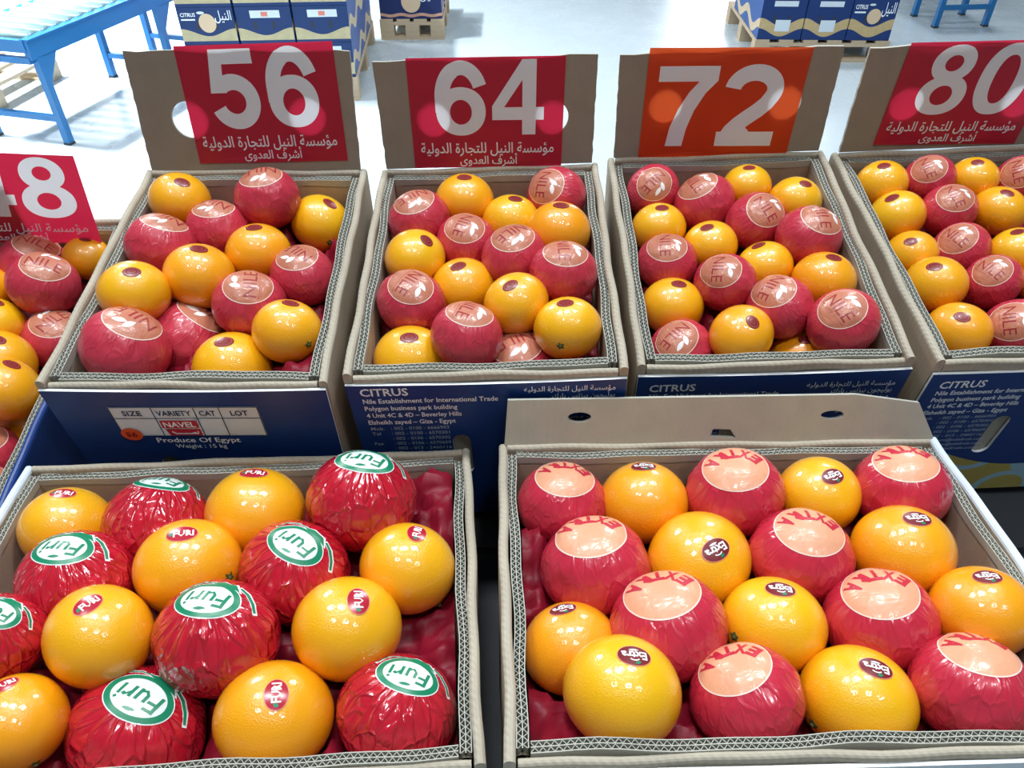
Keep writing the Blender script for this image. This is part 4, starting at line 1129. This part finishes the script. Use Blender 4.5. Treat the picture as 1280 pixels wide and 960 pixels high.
ORD = ['leftmost', 'second from left', 'third from left', 'fourth from left', 'fifth from left']
BOXNAME = {'56': 'carton under sign fifty-six', '64': 'carton under sign sixty-four', '72': 'carton under sign seventy-two', '80': 'carton under sign eighty', '48': 'carton under sign forty-eight', 'L': 'near left carton', 'R': 'near right carton'}
ROWNAME = ['back row', 'second row', 'third row', 'fourth row', 'fifth row', 'sixth row']
n_bare = n_wrapped = 0
seed = 0
for key, rows in FRUIT.items():
    for (ri, ci, nin, nrows, rec) in rows:
        seed += 1
        kind, x, y, z, r = rec[:5]
        Z = Vector(rec[5:8]).normalized(); X = Vector(rec[8:11]); X = (X - Z * X.dot(Z)).normalized(); Y = Z.cross(X)
        row = 'front row' if ri == nrows - 1 else ROWNAME[ri]
        pos = ORD[ci] if nin > 1 else 'single fruit'
        if nin == ci + 1 and nin > 1: pos = 'rightmost'
        where = '%s, %s, %s' % (pos, row, BOXNAME[key])
        if kind == 'O':
            o = link('orange', PEELS[seed % 5])
            sx = r; sz = r * 0.94
            st = {'L': 'bright red sticker', 'R': 'maroon sticker'}.get(key, 'dark red sticker')
            tag(o, 'bare orange, %s, %s' % (st, where), 'orange', 'bare oranges in the %s' % BOXNAME[key])
        else:
            wk = {'L': 'film', 'R': 'waxed'}.get(key, 'tissue')
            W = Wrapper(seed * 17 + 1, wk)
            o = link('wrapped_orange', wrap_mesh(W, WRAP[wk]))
            sx = r * 1.012; sz = r * {'film': 0.93}.get(wk, 0.955)
            st = {'L': 'film-wrapped orange, white oval emblem', 'R': 'red-wrapped orange, salmon emblem'}.get(key, 'red-wrapped orange, tan emblem')
            tag(o, '%s, %s' % (st, where), 'orange', 'wrapped oranges in the %s' % BOXNAME[key])
        # fruit lies a little flattened along the depth of the box
        sx *= 1.03; sz *= 1.01; sy = sx
        if abs((CART[key][0].to_3x3() @ Vector((1, 0, 0))).dot(X)) > 0.7: sy = sx * 0.93
        else: sx *= 0.93
        o.matrix_world = Matrix(((X.x * sx, Y.x * sy, Z.x * sz, x), (X.y * sx, Y.y * sy, Z.y * sz, y), (X.z * sx, Y.z * sy, Z.z * sz, z), (0, 0, 0, 1)))
        if kind == 'O':
            if key == 'L':
                s = shared_part('sticker', 'furi_sticker', STICKER_RED, o, 0.012)
                shared_part('sticker_rim', 'furi_rim', STICKER_EDGE, s, 0.014); shared_part('lettering', 'furi_word', PAPER_WHITE, s, 0.017); shared_part('sticker_leaf', 'furi_leaf', INK_GREEN, s, 0.017)
            elif key == 'R':
                s = shared_part('sticker', 'extra_sticker', STICKER, o, 0.012)
                shared_part('sticker_rim', 'extra_rim', STICKER_EDGE, s, 0.014); shared_part('lettering', 'extra_word', PAPER_WHITE, s, 0.017); shared_part('sticker_leaf', 'extra_leaf', INK_GREEN, s, 0.017)
            else:
                s = shared_part('sticker', 'sticker', STICKER, o, 0.012)
                shared_part('sticker_ring', 'sticker_ring', STICKER_RING, s, 0.015); shared_part('sticker_core', 'sticker_core', STICKER_RING, s, 0.015)
            if len(rec) > 11:
                c = Vector(rec[11:14]).normalized(); lc = Vector((c.dot(X), c.dot(Y), c.dot(Z))).normalized()
                k = link('calyx', CALYX, o, lc * 0.992, lc.to_track_quat('Z', 'Y').to_euler())
        elif wk == 'film':
            e = on_fruit('emblem', SH['oval_white'], EMBLEM_WHITE, o, W, 0.006)
            on_fruit('emblem_edge', SH['vine_edge'], PAPER_WHITE, e, W, 0.004)
            on_fruit('emblem_ring', merge(SH['oval_green'], SH['vine']), INK_GREEN, e, W, 0.010)
            on_fruit('lettering', SH['furi'], INK_GREEN, e, W, 0.010)
        elif wk == 'waxed':
            e = on_fruit('emblem', SH['disc'], EMBLEM_SALMON, o, W, 0.006)
            on_fruit('emblem_edge', SH['ring'], OUTLINE, e, W, 0.009); on_fruit('lettering', SH['extra'], INK_RED, e, W, 0.010)
        else:
            e = on_fruit('emblem', SH['disc'], EMBLEM_TAN, o, W, 0.006)
            on_fruit('emblem_edge', SH['ring'], OUTLINE, e, W, 0.009); on_fruit('lettering', SH['nile'], INK_MAROON, e, W, 0.010); on_fruit('leaf_mark', SH['leaves'], LEAF_WHITE, e, W, 0.010)

# ------------------------------------------------------------------ crumpled red tissue under the fruit
RISE = {  # places where the sheet comes up beside the wall: local x, y, height, spread
    'L': [(0.215, 0.15, 0.055, 0.08)],
    'R': [(-0.225, 0.07, 0.035, 0.05), (-0.20, -0.15, 0.05, 0.045), (0.21, 0.10, 0.03, 0.05)],
    '56': [(0.11, -0.16, 0.042, 0.05), (-0.02, 0.17, 0.04, 0.06), (0.12, 0.17, 0.03, 0.05)], '64': [(0.10, -0.175, 0.035, 0.04)],
    '72': [(0.10, -0.17, 0.045, 0.035), (-0.03, -0.16, 0.03, 0.03)], '80': [(0.06, -0.17, 0.04, 0.04)], '48': [],
}
TLAB = {'56': 'dark red crumpled tissue beneath oranges in carton under sign fifty-six', '64': 'dark red crumpled tissue beneath oranges in carton under sign sixty-four', '72': 'dark red crumpled tissue beneath oranges in carton under sign seventy-two', '80': 'dark red crumpled tissue beneath oranges in carton under sign eighty', '48': 'dark red tissue beneath oranges in carton under sign forty-eight', 'L': 'crumpled red tissue rising beside the film-wrapped oranges in near left carton', 'R': 'crumpled red tissue showing between oranges in near right carton'}
for n_, (key, rows) in enumerate(FRUIT.items()):
    M, w, d = CART[key]; Mi = M.inverted()
    nx, ny = int(w / 0.0065), int(d / 0.0065); xi, yi = w / 2 - 0.024, d / 2 - 0.024
    gx, gy = np.meshgrid(np.linspace(-xi, xi, nx), np.linspace(-yi, yi, ny)); gx = gx.ravel(); gy = gy.ravel()
    P = np.stack([gx, gy, gx * 0], 1)
    h = -0.072 + 0.010 * vnoise(P * 22, n_ + 40) + 0.022 * (1 - np.abs(vnoise(P * 30 + 3, n_ + 60))) ** 3 + 0.012 * (1 - np.abs(vnoise(P * 62 + 9, n_ + 70))) ** 3
    for ax, ay, hh, sp_ in RISE[key]:
        h += hh * np.exp(-((gx - ax) ** 2 + (gy - ay) ** 2) / (2 * (sp_ * 0.6) ** 2)) * (0.85 + 0.3 * vnoise(P * 40, n_ + 80))
    for (_, _, _, _, rec) in rows:
        c = Mi @ Vector(rec[1:4]); r = rec[4] * 1.08
        q = (gx - c.x) ** 2 + (gy - c.y) ** 2
        h = np.where(q < r * r, np.minimum(h, c.z - np.sqrt(np.maximum(r * r - q, 0))), h)
    h = np.maximum(h, -0.17)
    f = [(j * nx + i, j * nx + i + 1, (j + 1) * nx + i + 1, (j + 1) * nx + i) for j in range(ny - 1) for i in range(nx - 1)]
    o = link('tissue_sheet', mesh_data('tissue_sheet', np.stack([gx, gy, h], 1), f, TISSUE, smooth=True))
    o.matrix_world = M
    tag(o, TLAB[key], 'tissue', 'tissue sheets in the cartons')

# ------------------------------------------------------------------ bench that carries the cartons
DARK_BOARD = mat('dark_grey_board', (0.035, 0.038, 0.045), 0.6)[0]
bench = empty('display_bench', (0.1, 0.75, 0)); tag(bench, 'dark grey bench under all the open cartons, seen only in the gaps', 'bench')
m = MB(); m.box(-1.12, 1.05, -0.55, 0.50, 0.80, 0.835); m.build('bench_top', DARK_BOARD, bench)
for x in (-1.08, 1.01):
    for y in (-0.50, 0.45):
        m = MB(); m.box(x - 0.03, x + 0.03, y - 0.03, y + 0.03, 0, 0.80); m.build('leg', DARK_BOARD, bench)
for keys, deg, xa, xb, ya, yb in ((('56', '64', '72', '80'), 9.4, -0.545, 0.86, 0.665, 1.10), (('48',), 13.0, -0.945, -0.575, 0.56, 1.08)):
    slope = math.tan(math.radians(deg)); low = 9   # wedge just under the lowest corners of the tilted cartons
    for key in keys:
        M, w, d = CART[key]
        for sx in (-1, 1):
            for sy in (-1, 1): c = M @ Vector((sx * w / 2, sy * d / 2, -0.28 if key != '48' else -0.180)); low = min(low, c.z - slope * c.y)
    za, zc = low + slope * ya - 0.003, low + slope * yb - 0.003
    m = MB(); v = []
    for x in (xa, xb):
        v += [(x - 0.1, ya - 0.75, 0.832), (x - 0.1, yb - 0.75, 0.832), (x - 0.1, yb - 0.75, zc), (x - 0.1, ya - 0.75, max(za, 0.8325))]
    m.add(v, [(0, 3, 2, 1), (4, 5, 6, 7), (0, 4, 7, 3), (1, 2, 6, 5), (3, 7, 6, 2), (0, 1, 5, 4)]); m.build('sloped_top', DARK_BOARD, bench)

# ------------------------------------------------------------------ pallets and stacked cartons behind
def pallet(loc, rz, lx, ly, label):
    """corner at the origin, lx along x, ly along y, 0.14 high"""
    t = empty('wooden_pallet', loc, (0, 0, rz)); tag(t, label, 'pallet', 'wooden pallets on the hall floor')
    m = MB(); m.box(0, 0.095, 0, ly, 0.0, 0.02); bd = m.data('deck_board', WOOD)
    n = max(4, int(lx / 0.15))
    for i in range(n): link('deck_board', bd, t, (i * (lx - 0.095) / (n - 1), 0, 0.12))
    m = MB(); m.box(0, lx, 0, 0.095, 0, 0.02); sb = m.data('cross_board', WOOD)
    m = MB(); m.box(0, lx, 0, 0.10, 0, 0.018); bb = m.data('bottom_board', WOOD)
    m = MB(); m.box(0, 0.10, 0, 0.10, 0, 0.082); kb = m.data('block', WOOD)
    for y in (0, ly / 2 - 0.05, ly - 0.10):
        link('cross_board', sb, t, (0, y, 0.10)); link('bottom_board', bb, t, (0, y, 0))
        for x in (0, lx / 2 - 0.05, lx - 0.10): link('block', kb, t, (x, y, 0.018))
    return t


def carton_proto(name, w, d, h, front, side, kind):
    """closed printed carton, front face on y = 0"""
    o = MB(); o.box(0, w, 0, d, 0, h)
    fm = [1, 1, 0, 1, 0, 1]
    ob = link('closed_carton', mesh_data(name, o.v, o.f, [front, side], fm))
    ON = lambda x, y, z: (x, -0.0012 - z, y)
    if kind == 'label':
        g = Print(); g.rect(w * .26, h * .70, w * .80, h * .90); l = g.build('label', LABEL_WHITE, ob, ON)
        g = Print(); g.rect(w * .46, h * .74, w * .58, h * .86); g.build('label_block', STICKER_EDGE, l, lambda x, y, z: (x, -0.0022, y))
    elif kind == 'sheet':
        g = Print(); g.rect(w * .26, h * .80, w * .80, h * .93); l = g.build('label', LABEL_WHITE, ob, ON)
        g = Print(); g.rect(w * .36, h * .20, w * .70, h * .48); g.build('paper_sheet', LABEL_WHITE, ob, ON)
    else:
        g = Print(); g.put(text_shape('CITRUS', 0.02), w * .05, h * .76, width=w * .27, height=h * .10)
        g.rect(w * .05, h * .66, w * .30, h * .70)
        g.put(text_shape(arabic('النيل'), 0.006), w * .66, h * .66, width=w * .30, yscale=h * .36)
        g.build('lettering', INK_WHITE, ob, ON)
        g = Print(); g.poly(ellipse(w * .51, h * .58, w * .155, w * .165, 28)); e = g.build('emblem', mat_emblem, ob, ON)
        g = Print(); g.poly([(p[0], p[1]) for p in ellipse(w * .42, h * .86, w * .07, w * .025, 12)]); g.build('emblem_leaf', LABEL_WHITE, e, ON)
    if kind != 'logo_long':
        for a in (.33, .66):
            g = Print(); g.poly(slot_loop(w * a, h * .50, w * .045, h * .22)); g.build('hand_slot_shade', METAL_AND_SLOT_SHADE, ob, lambda x, y, z: (x, -0.0009, y))  # flat dark patches painted as the shade inside the hand holes
    return ob


mat_emblem = mat('pale_fruit_emblem', (0.72, 0.55, 0.36), 0.5)[0]


def place_copy(src, loc, rz, label, group, first):
    """the prototype itself the first time, then copies of it with copies of its parts"""
    if first: o = src
    else:
        o = src.copy(); COL.objects.link(o)
        for ch in list(src.children):
            c = ch.copy(); COL.objects.link(c); c.parent = o
            for g in ch.children: q = g.copy(); COL.objects.link(q); q.parent = c
    o.location = loc; o.rotation_euler = (0, 0, rz)
    tag(o, label, 'carton', group)
    return o


# stack on the left: three columns wide, three deep, three layers in view
ra = math.radians(3.5); A0 = Vector((-0.93, 4.725, 0))
ux = Vector((math.cos(ra), math.sin(ra), 0)); uy = Vector((-math.sin(ra), math.cos(ra), 0))
pallet(A0 - ux * 0.97 - uy * 0.0, ra, 0.97, 1.22, 'wooden pallet under the tall navy carton stack behind sign fifty-six')
protoL = carton_proto('closed_carton', 0.31, 0.40, 0.198, PRINT_A, PRINT_SIDE, 'logo')
protoN = carton_proto('closed_carton', 0.31, 0.40, 0.198, PRINT_A, PRINT_SIDE, 'label')
used = set(); LAY = ['bottom', 'middle', 'top']; COLN = ['left', 'middle', 'right']
for k in range(3):
    for c in range(3):
        for r_ in range(3):
            if c < 2 and r_ > 0: continue
            src = protoL if c == 0 else protoN
            p = A0 - ux * (0.97 - 0.323 * c - 0.006) + uy * (0.005 + 0.405 * r_) + Vector((0, 0, 0.141 + 0.2 * k))
            if r_ == 0: lab = 'navy carton in %s layer, %s column of the stack behind sign fifty-six' % (LAY[k], COLN[c])
            else: lab = 'navy carton, %s layer, %s back along right side of stack behind sign fifty-six' % (LAY[k], ('second', 'third')[r_ - 1])
            place_copy(src, p, ra, lab, 'cartons stacked behind sign fifty-six', src.name not in used); used.add(src.name)

# small stack farther back
rb = math.radians(1.0); B0 = Vector((-0.96, 5.965, 0))
pallet(B0, rb, 0.465, 0.80, 'small wooden pallet far behind sign sixty-four carrying one dark carton')
pb = carton_proto('closed_carton', 0.445, 0.30, 0.198, PRINT_B, PRINT_B, 'logo_long')
place_copy(pb, B0 + Vector((0.008, 0.01, 0.141)), rb, 'dark navy carton with peach waves on pallet far behind sign sixty-four', 'cartons far behind sign sixty-four', True)
place_copy(pb, B0 + Vector((0.008, 0.33, 0.141)), rb, 'second dark navy carton behind the front one, far behind sign sixty-four', 'cartons far behind sign sixty-four', False)

# stack behind the orange sign
rc = math.radians(-2.0); C0 = Vector((1.645, 5.475, 0)); vx = Vector((math.cos(rc), math.sin(rc), 0)); vy = Vector((-math.sin(rc), math.cos(rc), 0))
pallet(C0, rc, 0.90, 1.0, 'wooden pallet under the cartons behind the orange sign seventy-two')
pc = carton_proto('closed_carton', 0.288, 0.40, 0.258, PRINT_C, PRINT_SIDE, 'sheet')
pd = carton_proto('closed_carton', 0.288, 0.40, 0.258, PRINT_C, PRINT_SIDE, 'logo')
used = set()
for c in range(3):
    for r_ in range(2):
        if c > 0 and r_ > 0: continue
        src = pd if c == 2 else pc
        p = C0 + vx * (0.008 + 0.296 * c) + vy * (0.008 + 0.405 * r_) + Vector((0, 0, 0.141))
        lab = 'navy carton with cream wave, %s on pallet behind orange sign seventy-two' % (COLN[c]) if r_ == 0 else 'navy carton behind the left one on pallet behind orange sign seventy-two'
        place_copy(src, p, rc, lab, 'cartons on pallet behind sign seventy-two', src.name not in used); used.add(src.name)

# loose pallet at the far left
pallet((-4.10, 4.15, 0), math.radians(-9), 0.98, 1.18, 'empty wooden pallet on the floor behind the left roller conveyor')

# ------------------------------------------------------------------ roller conveyors
def conveyor(loc, rz, width, length, h, legs, label):
    """y runs along the bed; the right rail lies on x = 0, the left one on x = -width"""
    t = empty('roller_conveyor', loc, (0, 0, rz)); tag(t, label, 'conveyor')
    for x in (0.0, -width):
        m = MB(); m.box(x - 0.018, x + 0.018, 0, length, h - 0.095, h); m.box(x - 0.03 if x < 0 else x - 0.02, x + 0.02 if x < 0 else x + 0.03, 0, length, h - 0.004, h + 0.004)
        m.build('side_rail', BLUE_STEEL, t)
    for z in (h - 0.03, h - 0.10):
        m = MB(); m.bar((-width, 0.01, z), (0, 0.01, z), 0.03, 0.03 if z < h - 0.05 else 0.06); m.build('end_bar', BLUE_STEEL, t)
    m = MB(); m.tube((-width + 0.02, 0, 0), (-0.02, 0, 0), 0.034, 12); rd = m.data('roller', ROLLER_STEEL, True)
    n = int((length - 0.1) / 0.092)
    for i in range(n): link('roller', rd, t, (0, 0.08 + i * 0.092, h - 0.012))
    for y in legs:
        for x in (0.0, -width):
            m = MB(); m.bar((x, y, 0.0), (x, y, h - 0.09), 0.038, 0.038)
            lg = m.build('leg', BLUE_STEEL, t)
            f = MB(); f.box(x - 0.021, x + 0.021, y - 0.021, y + 0.021, 0, 0.012); f.build('foot', METAL_AND_SLOT_SHADE, lg)
            g = MB(); g.add([(x - 0.018, y - 0.02, h - 0.09), (x - 0.018, y + 0.12, h - 0.09), (x - 0.018, y, h - 0.25), (x + 0.018, y - 0.02, h - 0.09), (x + 0.018, y + 0.12, h - 0.09), (x + 0.018, y, h - 0.25)], [(0, 2, 1), (3, 4, 5), (0, 1, 4, 3), (1, 2, 5, 4), (2, 0, 3, 5)])
            g.build('gusset', BLUE_STEEL, lg)
        m = MB(); m.bar((-width, y, 0.14), (0, y, 0.14), 0.03, 0.03); m.build('brace', BLUE_STEEL, t)
    return t


conveyor((-2.43, 4.02, 0), -math.atan2(0.26, 0.966), 0.47, 2.6, 0.55, (0.05, 1.05, 1.50), 'blue roller conveyor with zinc rollers at the upper left')
conveyor((3.64, 6.30, 0), 0.10, 0.40, 1.8, 0.62, (0.02, 0.34), 'blue steel legs of a roller conveyor at the upper right')
